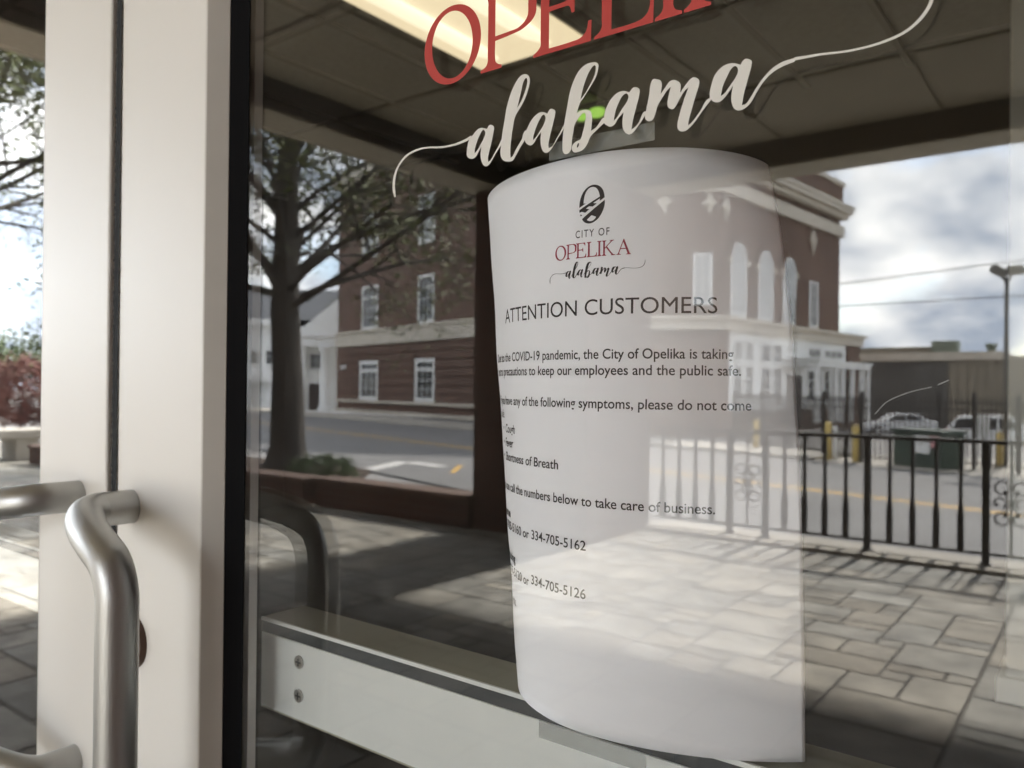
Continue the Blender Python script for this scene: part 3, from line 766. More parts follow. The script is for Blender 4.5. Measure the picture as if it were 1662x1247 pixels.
def tape(u0, u1, z0, z1):
    x0_, x1_ = on_y(Y0, u0, 600).x, on_y(Y0, u1, 600).x
    n = 12; mb = MB()
    def yy(x):
        return max(0.0062, bend(x - XC, 0.14)[1] - 0.0009)
    top = [(x0_ + (x1_ - x0_) * i / n) for i in range(n + 1)]
    mb.add([(x, 0.00612 if z0 > ZT - 0.01 or z0 < ZT - PH else 0, z0) for x in top] + [(x, 0.00612, z1) for x in top], [(i, i + 1, n + 2 + i, n + 1 + i) for i in range(n)])
    o = mb.build("tape", MT['tape'], notice); sm = o.modifiers.new("thick", 'SOLIDIFY'); sm.thickness = 0.00006
    return o
tape(889, 1060, ZT + 0.0002, ZT + 0.0088)
tape(882, 1056, ZT - PH - 0.0088, ZT - PH - 0.0002)

# ================================================================== OUT IN FRONT (seen mirrored in the glass)
# iron railing along the porch edge
rail = thing("iron_railing", "black iron porch railing with scrollwork panels along the edge of the paved porch", "railing")
RY = 6.30
px = [-0.7278 + 0.789 * i for i in range(-4, 8)]
posts = [-2.666, -2.354, -1.549, -0.748, -0.436, 0.365]
mb = MB(OUT); mb.box(-3.36, 0.62, RY - 0.022, RY + 0.022, 0.895, 0.925); mb.build("top_rail", MT['iron'], rail, bevel=0.004)
MB(OUT).box(-3.36, 0.62, RY - 0.012, RY + 0.012, 0.095, 0.115).build("bottom_rail", MT['iron'], rail)
def baluster(x):
    mb = MB(OUT); r_, q = 0.0120, 0.0205
    zs = [(0.115, q), (0.36, q), (0.40, 0.0165), (0.46, r_), (0.895, r_)]
    for (za, a), (zb_, b) in zip(zs, zs[1:]):
        mb.add([(x - a, RY - a, za), (x + a, RY - a, za), (x + a, RY + a, za), (x - a, RY + a, za), (x - b, RY - b, zb_), (x + b, RY - b, zb_), (x + b, RY + b, zb_), (x - b, RY + b, zb_)],
               [(0, 1, 5, 4), (1, 2, 6, 5), (2, 3, 7, 6), (3, 0, 4, 7)])
    mb.build("baluster", MT['iron'], rail)
def ring(mb, cx, cz, r_, a0, turn, n=24):
    pts = [(cx + r_ * math.cos(a0 + turn * t / n), RY, cz + r_ * math.sin(a0 + turn * t / n)) for t in range(n + 1)]
    mb.tube(pts, 0.0066, 7)
    e = pts[-1]; mb.ball((cx + (e[0] - cx) * 0.72, RY, cz + (e[2] - cz) * 0.72), 0.014, 0.009, 0.014, 8, 6)
def scroll(x):
    mb = MB(OUT); mb.tube([(x, RY, 0.115), (x, RY, 0.895)], 0.0085, 8)
    for sx in (-1, 1):
        st = 0.0 if sx < 0 else math.pi
        ring(mb, x + sx * 0.057, 0.585, 0.044, st, -sx * 5.3); ring(mb, x + sx * 0.057, 0.365, 0.044, st, sx * 5.3)
        ring(mb, x + sx * 0.068, 0.475, 0.037, st + sx * 1.1, -sx * 4.6)
        mb.tube([(x + sx * 0.013, RY, 0.585), (x + sx * 0.03, RY, 0.53), (x + sx * 0.012, RY, 0.475), (x + sx * 0.03, RY, 0.42), (x + sx * 0.013, RY, 0.365)], 0.0066, 6)
    for z in (0.585, 0.475, 0.365): mb.box(x - 0.014, x + 0.014, RY - 0.012, RY + 0.012, z - 0.012, z + 0.012)
    mb.build("scroll_panel", MT['iron'], rail)
for x in posts:
    mb = MB(OUT); mb.box(x - 0.0235, x + 0.0235, RY - 0.0235, RY + 0.0235, 0.03, 0.895); mb.box(x - 0.04, x + 0.04, RY - 0.04, RY + 0.04, 0.03, 0.04)
    mb.build("post", MT['iron'], rail)
for a, b in zip(posts, posts[1:]):
    if b - a < 0.5: scroll((a + b) / 2)
    else:
        for i in range(1, 5): baluster(a + (b - a) * i / 5)
for i in range(4): baluster(-2.828 - 0.158 * i)

# brick planters beside the porch, with the tree behind
def planter(x0, x1, y0, h, label, soil):
    o = thing("brick_planter", label, "planter", group="low brick planters beside the porch")
    MB(OUT).box(x0, x1, y0, y0 + 0.24, 0, h).build("wall", MT['planterbrick'], o)
    MB(OUT).box(x0 - 0.02, x1 + 0.02, y0 - 0.03, y0 + 0.27, h, h + 0.055).build("coping", MT['coping'], o, bevel=0.01)
    MB(OUT).slab(soil, 0, 0.06).build("soil", MT['soil'], o)
planter(-6.70, -4.60, 5.08, 0.245, "low brick planter wall with flat coping joined to the porch pier", [(-6.7, 5.33), (-4.62, 5.33), (-4.62, 5.7), (-6.7, 5.7)])
planter(-13.5, -6.78, 4.98, 0.24, "long low brick planter holding the big tree", [(-13.4, 5.23), (-6.9, 5.23), (-7.6, 6.4), (-8.6, 7.6), (-13.4, 7.6)])

def leaves(mb, centres, n, spread, size):
    for c in centres:
        for _ in range(n):
            q = Vector(c) + Vector((random.gauss(0, spread), random.gauss(0, spread), random.gauss(0, spread * 0.7)))
            a = Vector((random.uniform(-1, 1), random.uniform(-1, 1), random.uniform(-1, 1))).normalized(); b = a.orthogonal().normalized()
            b = (b * math.cos(1.3) + a.cross(b) * math.sin(random.uniform(0, 6)))
            s_ = size * random.uniform(0.6, 1.5)
            mb.add([tuple(q - a * s_), tuple(q + b * s_ * 0.45), tuple(q + a * s_), tuple(q - b * s_ * 0.45)], [(0, 1, 2, 3)])
def limb(mb, p, d, ln, r_, depth, tips, droop=0.0, xmax=99.0):
    pts, rr = [tuple(p)], [r_]; q = Vector(p); d = Vector(d).normalized(); n = 6
    for i in range(n):
        d = (d + Vector((random.uniform(-1, 1), random.uniform(-1, 1), random.uniform(-1, 1) - droop)) * 0.16).normalized()
        q = q + d * ln / n
        if q.x > xmax: break
        pts.append(tuple(q)); rr.append(r_ * (1 - 0.8 * (i + 1) / n))
        if depth > 0 and i > 0:
            for _ in range(2 if depth > 1 else 1):
                s_ = Vector((random.uniform(-1, 1), random.uniform(-1, 1), random.uniform(-0.5, 0.6)))
                limb(mb, q, d * 0.7 + s_ * 0.9, ln * random.uniform(0.34, 0.52), r_ * 0.45 * (1 - 0.1 * i), depth - 1, tips, droop, xmax)
        elif depth == 0 and i > 0: tips.append(tuple(q))
    if len(pts) < 2: return
    mb.tube(pts, [max(x, 0.004) for x in rr], 7 if depth > 0 else 4, caps=False)
def tree(name, label, base, h, r_, fork, nl, reach, seed, nleaf, group, lsize=0.048, limbs=None):
    random.seed(seed)
    o = thing(name, label, "tree", group=group)
    b = Vector(base); mb = MB(OUT)
    prof = [(0, 1.75), (0.12, 1.35), (0.35, 1.08), (fork * 0.6, 0.92), (fork, 0.86), (h * 0.55, 0.55), (h * 0.8, 0.28), (h, 0.06)]
    mb.tube([(b.x + 0.04 * math.sin(z * 1.3), b.y + 0.04 * math.cos(z), b.z + z) for z, _ in prof], [r_ * k_ for _, k_ in prof], 18)
    mb.build("trunk", MT['bark'], o, smooth=True)
    mb = MB(OUT); tips = []
    for i in range(nl):
        z = fork + (h * 0.86 - fork) * (i / nl) ** 1.5; a = i * 2.4 + random.uniform(-0.4, 0.4)
        up_ = random.uniform(0.1, 0.75) + 1.1 * (i / nl)
        ln = reach * (1.0 - 0.55 * i / nl) * random.uniform(0.8, 1.15)
        limb(mb, b + Vector((0, 0, z)), (math.cos(a), math.sin(a), up_), ln * 1.1, r_ * random.uniform(0.16, 0.30) * (1 - 0.4 * i / nl), 2, tips, 0.12, -6.0)
    mb.build("branches", MT['bark'], o, smooth=True, recalc=False)
    random.shuffle(tips); lm = MB(OUT)
    leaves(lm, tips[:nleaf], 8, 0.22, lsize)
    lm.build("foliage", MT['leaf'], o, recalc=False)
tree("shade_tree", "large spreading tree with small new leaves growing in the long brick planter", (-9.46, 6.74, 0.04), 8.8, 0.235, 2.3, 40, 4.4, 11, 9000, "street trees in early leaf")
tree("shade_tree", "tree at far left whose thin leafy branches hang over the paved plaza", (-13.5, 3.2, 0.0), 9.0, 0.24, 3.0, 32, 4.8, 23, 6000, "street trees in early leaf")

def shrub(name, label, base, rx, ry, h, m, n, size, group, seed):
    random.seed(seed); o = thing(name, label, "shrub", group=group); b = Vector(base)
    st = MB(OUT)
    for _ in range(9):
        a = random.uniform(0, 6.28); t = random.uniform(0.2, 0.7)
        st.tube([tuple(b), tuple(b + Vector((rx * t * 0.5 * math.cos(a), ry * t * 0.5 * math.sin(a), h * 0.45))), tuple(b + Vector((rx * t * math.cos(a), ry * t * math.sin(a), h * 0.85)))], [0.02, 0.012, 0.005], 5)
    st.build("stems", MT['bark'], o, smooth=True)
    lm = MB(OUT); cs = []
    for _ in range(n):
        a = random.uniform(0, 6.28); u_ = random.uniform(-1, 1); q = random.uniform(0.55, 1.0) ** 0.5
        k_ = 1 + 0.18 * math.sin(5 * a + 3 * u_) + random.uniform(-.08, .08)
        cs.append((b.x + rx * q * k_ * math.sqrt(1 - u_ * u_) * math.cos(a), b.y + ry * q * k_ * math.sqrt(1 - u_ * u_) * math.sin(a), max(b.z + 0.04, b.z + h / 2 + h / 2 * q * k_ * u_)))
    leaves(lm, cs, 5, size, size)
    lm.build("foliage", m, o, recalc=False)
shrub("green_shrub", "low rounded green shrub in the planter at the foot of the big tree", (-7.72, 6.0, 0.05), 0.42, 0.4, 0.36, MT['greenleaf'], 1300, 0.018, "shrubs round the plaza", 3)
for i, (x, y, hh, lb) in enumerate(((-25.2, 9.35, 1.95, "dark red shrub nearest the door stile at the plaza end"), (-26.0, 8.0, 1.85, "paler red shrub behind the end of the concrete bench"), (-24.6, 11.4, 1.9, "red shrub half hidden behind the white door stile"))):
    shrub("red_shrub", lb, (x, y, 0.0), 1.25, 1.25, hh, MT['redleaf'], 3200, 0.045, "shrubs round the plaza", 40 + i)
for i, (x, y, h, lb) in enumerate(((-62, 22.5, 4.6, "rounded dark tree on the skyline beyond the red shrubs"), (-68, 30.5, 4.0, "small pale green tree on the skyline beyond the red shrubs"), (-60, 17.5, 3.4, "low tree at the left edge beyond the red shrubs"))):
    o = thing("far_tree", lb, "tree", group="far trees on the skyline"); MB(OUT).tube([(x, y, -0.9), (x, y, h * 0.6)], [0.3, 0.15], 8).build("trunk", MT['bark'], o)
    random.seed(70 + i); lm = MB(OUT)
    leaves(lm, [(x + random.gauss(0, 1.7), y + random.gauss(0, 1.7), h * 0.62 + random.gauss(0, 0.95)) for _ in range(900)], 4, 0.3, 0.2)
    lm.build("crown", MT['farleaf'], o, recalc=False)

bench = thing("concrete_bench", "pale concrete slab bench on block legs, standing on the plaza in front of red shrubs", "bench")
MB(OUT).box(-14.75, -13.95, 3.6, 5.75, 0.36, 0.50).build("seat", MT['concrete'], bench, bevel=0.02)
for y in (3.95, 5.0): MB(OUT).box(-14.65, -14.05, y, y + 0.36, 0.0, 0.36).build("leg", MT['concrete'], bench, bevel=0.01)

# ------------------------------------------------------------------ buildings across the street
def sash(T, b, s0, s1, z0, z1, cols, rows, t=0.0, arch=False, glass='wpane', fw=0.13, transom=None):
    f = MB(T); tw = 0.045
    if not arch:
        f.box(s0, s0 + fw, t, t + 0.09, z0, z1); f.box(s1 - fw, s1, t, t + 0.09, z0, z1); f.box(s0 + fw, s1 - fw, t, t + 0.09, z0, z0 + fw); f.box(s0 + fw, s1 - fw, t, t + 0.09, z1 - fw, z1)
        top = z1 - fw
    else:
        cx, r_ = (s0 + s1) / 2, (s1 - s0) / 2; zc = z1 - r_
        f.box(s0, s0 + fw, t, t + 0.09, z0, zc); f.box(s1 - fw, s1, t, t + 0.09, z0, zc); f.box(s0 + fw, s1 - fw, t, t + 0.09, z0, z0 + fw)
        n = 14
        for i in range(n):
            a, c_ = math.pi * i / n, math.pi * (i + 1) / n
            f.prism([(cx + r_ * math.cos(a), zc + r_ * math.sin(a)), (cx + r_ * math.cos(c_), zc + r_ * math.sin(c_)), (cx + (r_ - fw) * math.cos(c_), zc + (r_ - fw) * math.sin(c_)), (cx + (r_ - fw) * math.cos(a), zc + (r_ - fw) * math.sin(a))], t, t + 0.09)
        top = zc
    w_ = (s1 - s0 - 2 * fw)
    for i in range(1, cols):
        x = s0 + fw + w_ * i / cols; f.box(x - tw / 2, x + tw / 2, t + 0.025, t + 0.065, z0 + fw, top + (0 if not arch else (s1 - s0) / 2 - fw))
    for j in range(1, rows):
        z = z0 + fw + (top - z0 - fw) * j / rows; f.box(s0 + fw, s1 - fw, t + 0.025, t + 0.06, z - tw / 2, z + tw / 2)
    if transom: f.box(s0 + fw, s1 - fw, t + 0.02, t + 0.08, transom - 0.09, transom + 0.09)
    wo = f.build("window", MT['white'], b)
    g = MB(T)
    if not arch: g.box(s0 + fw * 0.6, s1 - fw * 0.6, t + 0.004, t + 0.02, z0 + fw * 0.6, z1 - fw * 0.6)
    else:
        cx, r_ = (s0 + s1) / 2, (s1 - s0) / 2 - fw * 0.5; zc = z1 - (s1 - s0) / 2
        g.prism([(cx - r_, z0 + 0.06), (cx + r_, z0 + 0.06)] + [(cx + r_ * math.cos(math.pi * i / 14), zc + r_ * math.sin(math.pi * i / 14)) for i in range(15)], t + 0.004, t + 0.02)
    g.build("pane", MT[glass], wo)
    return wo
# brick office block facing the street
bA = thing("brick_building", "dark red brick building with banded ground floor and pale stone course, beyond the tree", "building")
TA = frame(-51.73, 43.57, 0.964, -0.2656)
LW = 29.0
m1 = MB(TA); m1.box(0, LW, -14, -0.001, ZS, 17.5); m1.build("wall", MT['redbrick'], bA)
m1 = MB(TA)
z = 0.16
while z < 4.3:
    a = min(z + 0.47, 4.38)
    xs = 0.0
    for c0, c1 in ((4.17, 7.24), (12.79, 15.4), (21.3, 23.9)):
        if a > 0.0 and z < 3.2: m1.box(xs, c0 - 0.02, 0.0, 0.10, z, a); xs = c1 + 0.02
    m1.box(xs, LW, 0.0, 0.10, z, a); z += 0.60
m1.build("rusticated_brick", MT['redbrick'], bA)
m1 = MB(TA); m1.box(-0.1, LW, 0, 0.22, 4.42, 5.42); m1.box(-0.15, LW, 0, 0.34, 5.42, 5.60); m1.build("stone_course", MT['stone'], bA)
m1 = MB(TA); m1.box(-0.1, LW, 0, 0.24, -0.05, 0.15); m1.box(-0.1, LW, 0, 0.20, ZS, -0.62); m1.build("stone_base", MT['stone'], bA)
m1 = MB(TA); m1.box(-0.3, LW + 0.3, -14.3, 0.6, 17.5, 18.6); m1.build("cornice", MT['stone'], bA)
for c0, c1 in ((4.17, 7.24), (12.79, 15.4), (21.3, 23.9)):
    sash(TA, bA, c0, c1, 0.16, 3.2, 3, 4, 0.0, transom=2.45, fw=0.28)
    sash(TA, bA, c0 + 0.3, c1 - 0.2, 5.65, 9.0, 3, 4, 0.0, transom=8.1, fw=0.2)
    sash(TA, bA, c0 + 0.3, c1 - 0.2, 11.2, 14.6, 3, 4, 0.0, glass='wblind', fw=0.2)
m1 = MB(TA); m1.box(1.3, 1.75, 0.1, 0.3, 2.6, 2.95); m1.ball((1.52, 0.3, 2.72), 0.2, 0.15, 0.2); m1.build("wall_lamp", MT['white'], bA)

# brick hall with arched windows
bB = thing("brick_hall", "brick hall with tall arched windows, heavy pale cornice and a white framed ground floor", "building")
TB = frame(-14.06, 33.2, 0.0977, 0.9952)
TF = frame(-14.06, 33.2, 0.9, 0.436)
MB(OUT).slab([(-14.06, 33.2), (-14.06 - 9 * 0.9, 33.2 - 9 * 0.436), (-14.06 - 9 * 0.9 - 6, 33.2 + 16), (-14.06 + 1.35, 33.2 + 14.0)], ZS, 12.9).build("wall", MT['redbrick2'], bB)
MB(OUT).slab([(-12.72, 46.9), (-12.40, 50.2), (-26, 52), (-26, 47)], ZS, 3.95).build("side_wing", MT['redbrick2'], bB)
m1 = MB(TB); m1.box(-0.15, 17.1, 0, 0.30, 3.90, 4.36); m1.box(-0.2, 17.25, 0, 0.48, 4.36, 4.52)
m1b = MB(TF); m1b.box(-9, 0.12, 0, 0.30, 3.90, 4.36); m1b.box(-9, 0.15, 0, 0.48, 4.36, 4.52)
m1.build("stone_course", MT['stone'], bB); m1b.build("stone_course", MT['stone'], bB)
for T_, a, b in ((TB, -0.1, 14.15), (TF, -9, 0.1)):
    m1 = MB(T_); m1.box(a, b, 0, 0.22, 10.0, 10.62); m1.build("frieze", MT['stone'], bB)
    m1 = MB(T_); m1.box(a - 0.2, b + 0.2, 0, 0.65, 11.25, 11.5); m1.box(a, b + 0.1, 0, 0.4, 11.0, 11.25); m1.box(a - 0.25, b + 0.25, 0, 0.72, 11.5, 11.68); m1.build("cornice", MT['stone'], bB)
    m1 = MB(T_); m1.box(a, b, -0.4, 0.12, 11.68, 12.9); m1.build("parapet", MT['redbrick2'], bB)
    m1 = MB(T_); m1.box(a - 0.1, b + 0.1, -0.5, 0.22, 12.9, 13.15); m1.build("parapet_coping", MT['stone'], bB)
for s0, s1 in ((0.97, 2.47), (3.73, 5.26), (6.46, 7.92)):
    sash(TB, bB, s0, s1, 4.62, 8.0, 3, 5, 0.0, arch=True, glass='wblind')
    k_ = MB(TB); cx, r_, zc = (s0 + s1) / 2, (s1 - s0) / 2, 8.0 - (s1 - s0) / 2
    for i in range(16):
        a, c_ = math.pi * i / 16, math.pi * (i + 1) / 16
        k_.prism([(cx + (r_ + .02) * math.cos(a), zc + (r_ + .02) * math.sin(a)), (cx + (r_ + .02) * math.cos(c_), zc + (r_ + .02) * math.sin(c_)), (cx + (r_ + .3) * math.cos(c_), zc + (r_ + .3) * math.sin(c_)), (cx + (r_ + .3) * math.cos(a), zc + (r_ + .3) * math.sin(a))], 0.0, 0.11)
    k_.build("brick_arch", MT['redbrick2'], bB)
    for q0, q1 in ((s1 + 0.02, s1 + 0.3), (s0 - 0.3, s0 - 0.02)): MB(TB).box(q0, q1, 0, 0.13, zc - 0.25, zc).build("impost", MT['stone'], bB)
sash(TB, bB, 9.74, 10.8, 4.62, 7.1, 2, 4, 0.0)
sash(TF, bB, -1.15, -0.3, 5.0, 7.3, 2, 4, 0.0, glass='wblind'); sash(TF, bB, -4.3, -3.2, 5.0, 7.3, 2, 4, 0.0, glass='wblind')
def ornament(T_, s, z, q):
    mb = MB(T_); mb.prism([(s, z - q), (s + q * 0.22, z - q * 0.3), (s + q * 0.62, z), (s + q * 0.25, z + q * 0.2), (s, z + q), (s - q * 0.25, z + q * 0.2), (s - q * 0.62, z), (s - q * 0.22, z - q * 0.3)], 0, 0.12)
    mb.ball((s, 0.12, z), q * 0.26, 0.1, q * 0.34); mb.build("cartouche", MT['stone'], bB)
ornament(TB, 10.1, 9.3, 0.75); ornament(TF, -0.45, 9.55, 0.62); ornament(TF, -2.4, 9.65, 0.62); ornament(TB, 0.45, 9.4, 0.62)
# white framed shop-like windows of the ground floor and the entrance portico
m1 = MB(TB); m1.box(0.9, 14.9, 0, 0.06, 0.3, 3.9); m1.build("white_infill", MT['white'], bB)
for i, (s0, s1) in enumerate(((1.15, 2.0), (2.25, 3.1), (3.9, 5.0), (5.2, 6.2), (9.4, 11.2), (11.6, 14.4))):
    sash(TB, bB, s0, s1, 2.55, 3.55, 3, 2, 0.06, fw=0.1); sash(TB, bB, s0, s1, 0.7, 2.4, 2, 3, 0.06, fw=0.1)
m1 = MB(TB); m1.box(15.0, 16.95, 0, 0.15, ZS, 3.9); m1.build("brick_pier", MT['redbrick2'], bB)
m1 = MB(TB); m1.box(6.5, 9.2, 0, 1.9, 2.45, 2.75); m1.box(6.4, 9.3, 0, 2.0, 2.75, 2.9)
for s in (6.65, 9.05):
    m1.tube([(s, 1.7, -0.3), (s, 1.7, 2.45)], [0.16, 0.13], 14)
m1.build("portico", MT['white'], bB)
m1 = MB(TB); m1.box(7.0, 8.7, 0.061, 0.12, -0.4, 2.0); m1.build("door", MT['darkdoor'], bB)
m1 = MB(TB); m1.box(11.2, 17.0, 0.0, 0.75, 2.5, 2.72); m1.box(11.15, 17.1, 0, 0.85, 2.72, 2.86)
for s in (11.4, 12.9, 14.4, 15.9, 16.9): m1.box(s - 0.12, s + 0.12, 0.5, 0.72, -0.5, 2.5)
m1.build("porch_canopy", MT['white'], bB)
m1 = MB(TB); m1.box(14.9, 15.7, 0.151, 0.2, -0.5, 1.9); m1.build("side_door", MT['darkdoor'], bB)

# white house left of the brick block
bH = thing("white_house", "white two storey house with a columned portico and gable, left of the dark brick building", "house")
_th = frame(-60.3, 49.9, 0.70, 0.714)
TH = lambda s, t, z: _th(s * 1.45, t * 1.45, 1.27 + (z - 1.27) * 1.45)      # the house stands on lower ground, behind the brick block
m1 = MB(TH); m1.box(-9, -1.75, -7, -0.8, ZS - 1, 5.2); m1.box(-1.75, 4.2, -7, -2.0, ZS - 1, 5.2); m1.build("wall", MT['housewhite'], bH)
m1 = MB(TH); m1.box(-9.3, -2.05, -0.8, -0.3, 5.2, 5.6); m1.build("eave", MT['housewhite'], bH)
m1 = MB(TH); m1.add([(-9.4, -0.3, 5.6), (4.4, -0.3, 5.6), (4.4, -7.4, 5.6), (-9.4, -7.4, 5.6), (-8.5, -3.8, 8.0), (4.4, -3.8, 8.0)], [(0, 1, 5, 4), (3, 4, 5, 2), (0, 4, 3), (1, 2, 5), (0, 3, 2, 1)])
m1.build("roof", MT['roof'], bH)
m1 = MB(TH); m1.box(-1.85, 4.3, -1.99, 0.25, 3.85, 4.45); m1.box(-2.0, 4.5, -1.99, 0.42, 4.45, 4.75)
m1.prism([(-2.1, 4.75), (4.6, 4.75), (1.25, 7.6)], -1.99, 0.36); m1.build("pediment", MT['housewhite'], bH)
m1 = MB(TH); m1.box(-2.2, 4.5, -1.99, 0.6, ZS - 0.5, -0.45); m1.box(-9.2, -2.21, -0.79, 0.3, ZS - 0.5, 0.0); m1.build("porch_steps", MT['housewhite'], bH)
for s in (-0.36, 1.9):
    m1 = MB(TH); m1.tube([(s, 0.0, -0.45), (s, 0.0, -0.15), (s, 0.0, -0.1), (s, 0.0, 1.8), (s, 0.0, 3.5), (s, 0.0, 3.6), (s, 0, 3.85)], [0.42, 0.42, 0.31, 0.30, 0.26, 0.4, 0.4], 20); m1.build("column", MT['housewhite'], bH, smooth=True)
m1 = MB(TH); m1.box(-1.55, -0.65, -1.999, -1.94, -0.45, 1.35); m1.build("door", MT['darkdoor'], bH)
sash(TH, bH, -1.6, -0.55, 2.3, 3.5, 2, 2, -2.0)
for s0 in (-5.25, -4.3, -7.2): sash(TH, bH, s0, s0 + 0.5, 2.6, 3.6, 1, 2, -0.8, fw=0.08)
m1 = MB(TH); m1.prism([(-5.5, 1.45), (-3.55, 1.45), (-4.5, 2.15)], -0.8, 0.1); m1.box(-5.35, -5.1, -0.8, 0.05, 0.0, 1.45); m1.box(-3.95, -3.7, -0.8, 0.05, 0.0, 1.45); m1.build("door_hood", MT['housewhite'], bH)

# metal clad warehouse far right
bW = thing("metal_warehouse", "long low tan metal warehouse beyond the parked cars, its left half dark", "building")
TW = frame(-17.5, 65, 1, 0)
def ribs(mb, a, b, z0, z1, t=0.0, st=0.45):
    x = a
    while x < b - 0.01:
        mb.box(x, min(x + st * 0.7, b), t, t + 0.06, z0, z1); x += st
MB(TW).box(0, 11.3, -18, -0.001, -1.9, 4.05).build("wall", MT['metalwall'], bW)
mb = MB(TW); ribs(mb, 1.4, 7.6, -1.75, 3.45); mb.box(1.3, 7.7, 0, 0.04, -1.75, 3.45); mb.build("dark_cladding", MT['metaldark'], bW)
mb = MB(TW); ribs(mb, 7.8, 11.3, -1.75, 3.5, 0.0, 0.6); mb.build("tan_cladding", MT['metalwall'], bW)
MB(TW).box(-0.2, 11.5, -0.2, 0.2, 3.55, 4.15).build("fascia", MT['stone'], bW)
MB(OUT).slab([(-6.2, 65.01), (4, 67.4), (4, 80), (-6.2, 80)], -1.9, 3.8).build("side_wing", MT['metalwall'], bW)
mb = MB(TW); mb.box(0.3, 6.2, -4, -3.6, 4.0, 4.75); mb.build("rooftop_screen", MT['metalwall'], bW)
mb = MB(TW); mb.box(6.2, 7.9, -4, -2.2, 4.0, 5.1); mb.build("rooftop_unit", MT['hvac'], bW)
mb = MB(TW); mb.box(10.0, 10.5, -1.5, -1.0, 4.0, 4.5); mb.box(9.9, 10.6, -1.6, -0.9, 4.5, 4.75); mb.build("roof_vent", MT['hvac'], bW)

# iron picket fence round the lot
fe = thing("picket_fence", "tall black iron picket fence between the street and the parked cars", "fence")
fpts = [(-12.0, 29.9), (-9.97, 28.2), (-5.95, 24.38), (-3.07, 24.25), (-1.87, 23.6), (1.5, 23.0)]
def along(pts, st):
    out = []; carry = 0.0
    for a, b in zip(pts, pts[1:]):
        a, b = Vector(a), Vector(b); L_ = (b - a).length; d = (b - a) / L_; x = carry
        while x < L_: out.append(a + d * x); x += st
        carry = x - L_
    return out
mb = MB(OUT)
for q in along(fpts, 0.13): mb.box(q.x - 0.015, q.x + 0.015, q.y - 0.015, q.y + 0.015, ZS + 0.08, ZS + 1.95)
for a, b in zip(fpts, fpts[1:]):
    for z in (ZS + 0.2, ZS + 1.62, ZS + 1.82): mb.tube([(a[0], a[1], z), (b[0], b[1], z)], 0.02, 6)
o = mb.build("pickets", MT['iron'], fe)
for q in along(fpts, 2.05) + [Vector(fpts[2]), Vector(fpts[3])]:
    MB(OUT).box(q.x - 0.045, q.x + 0.045, q.y - 0.045, q.y + 0.045, ZS - 0.1, ZS + 2.1).build("post", MT['iron'], fe)

for i, (x, y, h, lb) in enumerate(((-9.84, 26.43, 1.09, "yellow bollard standing alone before the hall entrance"), (-6.88, 24.35, 1.19, "yellow bollard with a white pipe beside it"), (-6.09, 24.3, 1.11, "yellow bollard next to the thick fence post"), (-2.62, 25.6, 1.0, "short yellow bollard at the foot of the lamp post"))):
    o = thing("bollard", lb, "bollard", group="yellow bollards along the fence")
    mb = MB(OUT); mb.tube([(x, y, ZS - 0.1), (x, y, ZS + h - 0.05), (x, y, ZS + h - 0.015), (x, y, ZS + h)], [0.095, 0.095, 0.075, 0.02], 18); mb.build("post", MT['bollard'], o, smooth=True)
    MB(OUT).tube([(x, y, ZS), (x, y, ZS + 0.03)], [0.16, 0.16], 18).build("base", MT['concrete'], o)
wp = MB(OUT); wp.tube([(-6.68, 24.42, ZS - 0.1), (-6.68, 24.42, ZS + 0.9), (-6.69, 24.4, ZS + 1.0), (-6.76, 24.37, ZS + 1.03)], [0.06, 0.06, 0.055, 0.05], 12)
tag(wp.build("white_pipe", MT['white'], None, smooth=True), "short white pipe standing against the yellow bollard", "pipe")

tr = thing("transformer_box", "dark green utility box with a white notice and a pink label on its front", "utility box")
TT = frame(-5.02, 24.0, 0.85, -0.53)
m1 = MB(TT); m1.box(0, 1.62, -0.8, 0, ZS + 0.06, ZS + 1.0); m1.build("cabinet", MT['green'], tr, bevel=0.02)
m1 = MB(TT); m1.prism([(-0.06, ZS + 1.0), (1.68, ZS + 1.0), (1.62, ZS + 1.08), (0.0, ZS + 1.08)], -0.86, 0.07); m1.build("lid", MT['green'], tr)
m1 = MB(TT); m1.box(-0.15, 1.77, -0.95, 0.15, ZS - 0.15, ZS + 0.06); m1.build("pad", MT['concrete'], tr)
m1 = MB(TT); m1.box(0.75, 1.22, 0.002, 0.012, ZS + 0.45, ZS + 0.93); m1.build("white_label", MT['white'], tr)
m1 = MB(TT); m1.box(0.82, 1.12, 0.013, 0.015, ZS + 0.76, ZS + 0.80); m1.box(0.82, 1.05, 0.013, 0.015, ZS + 0.68, ZS + 0.71); m1.build("label_lines", MT['lampgrey'], tr)
m1 = MB(TT); m1.box(1.26, 1.5, 0.002, 0.012, ZS + 0.62, ZS + 0.93); m1.build("pink_label", MT['pinksign'], tr)

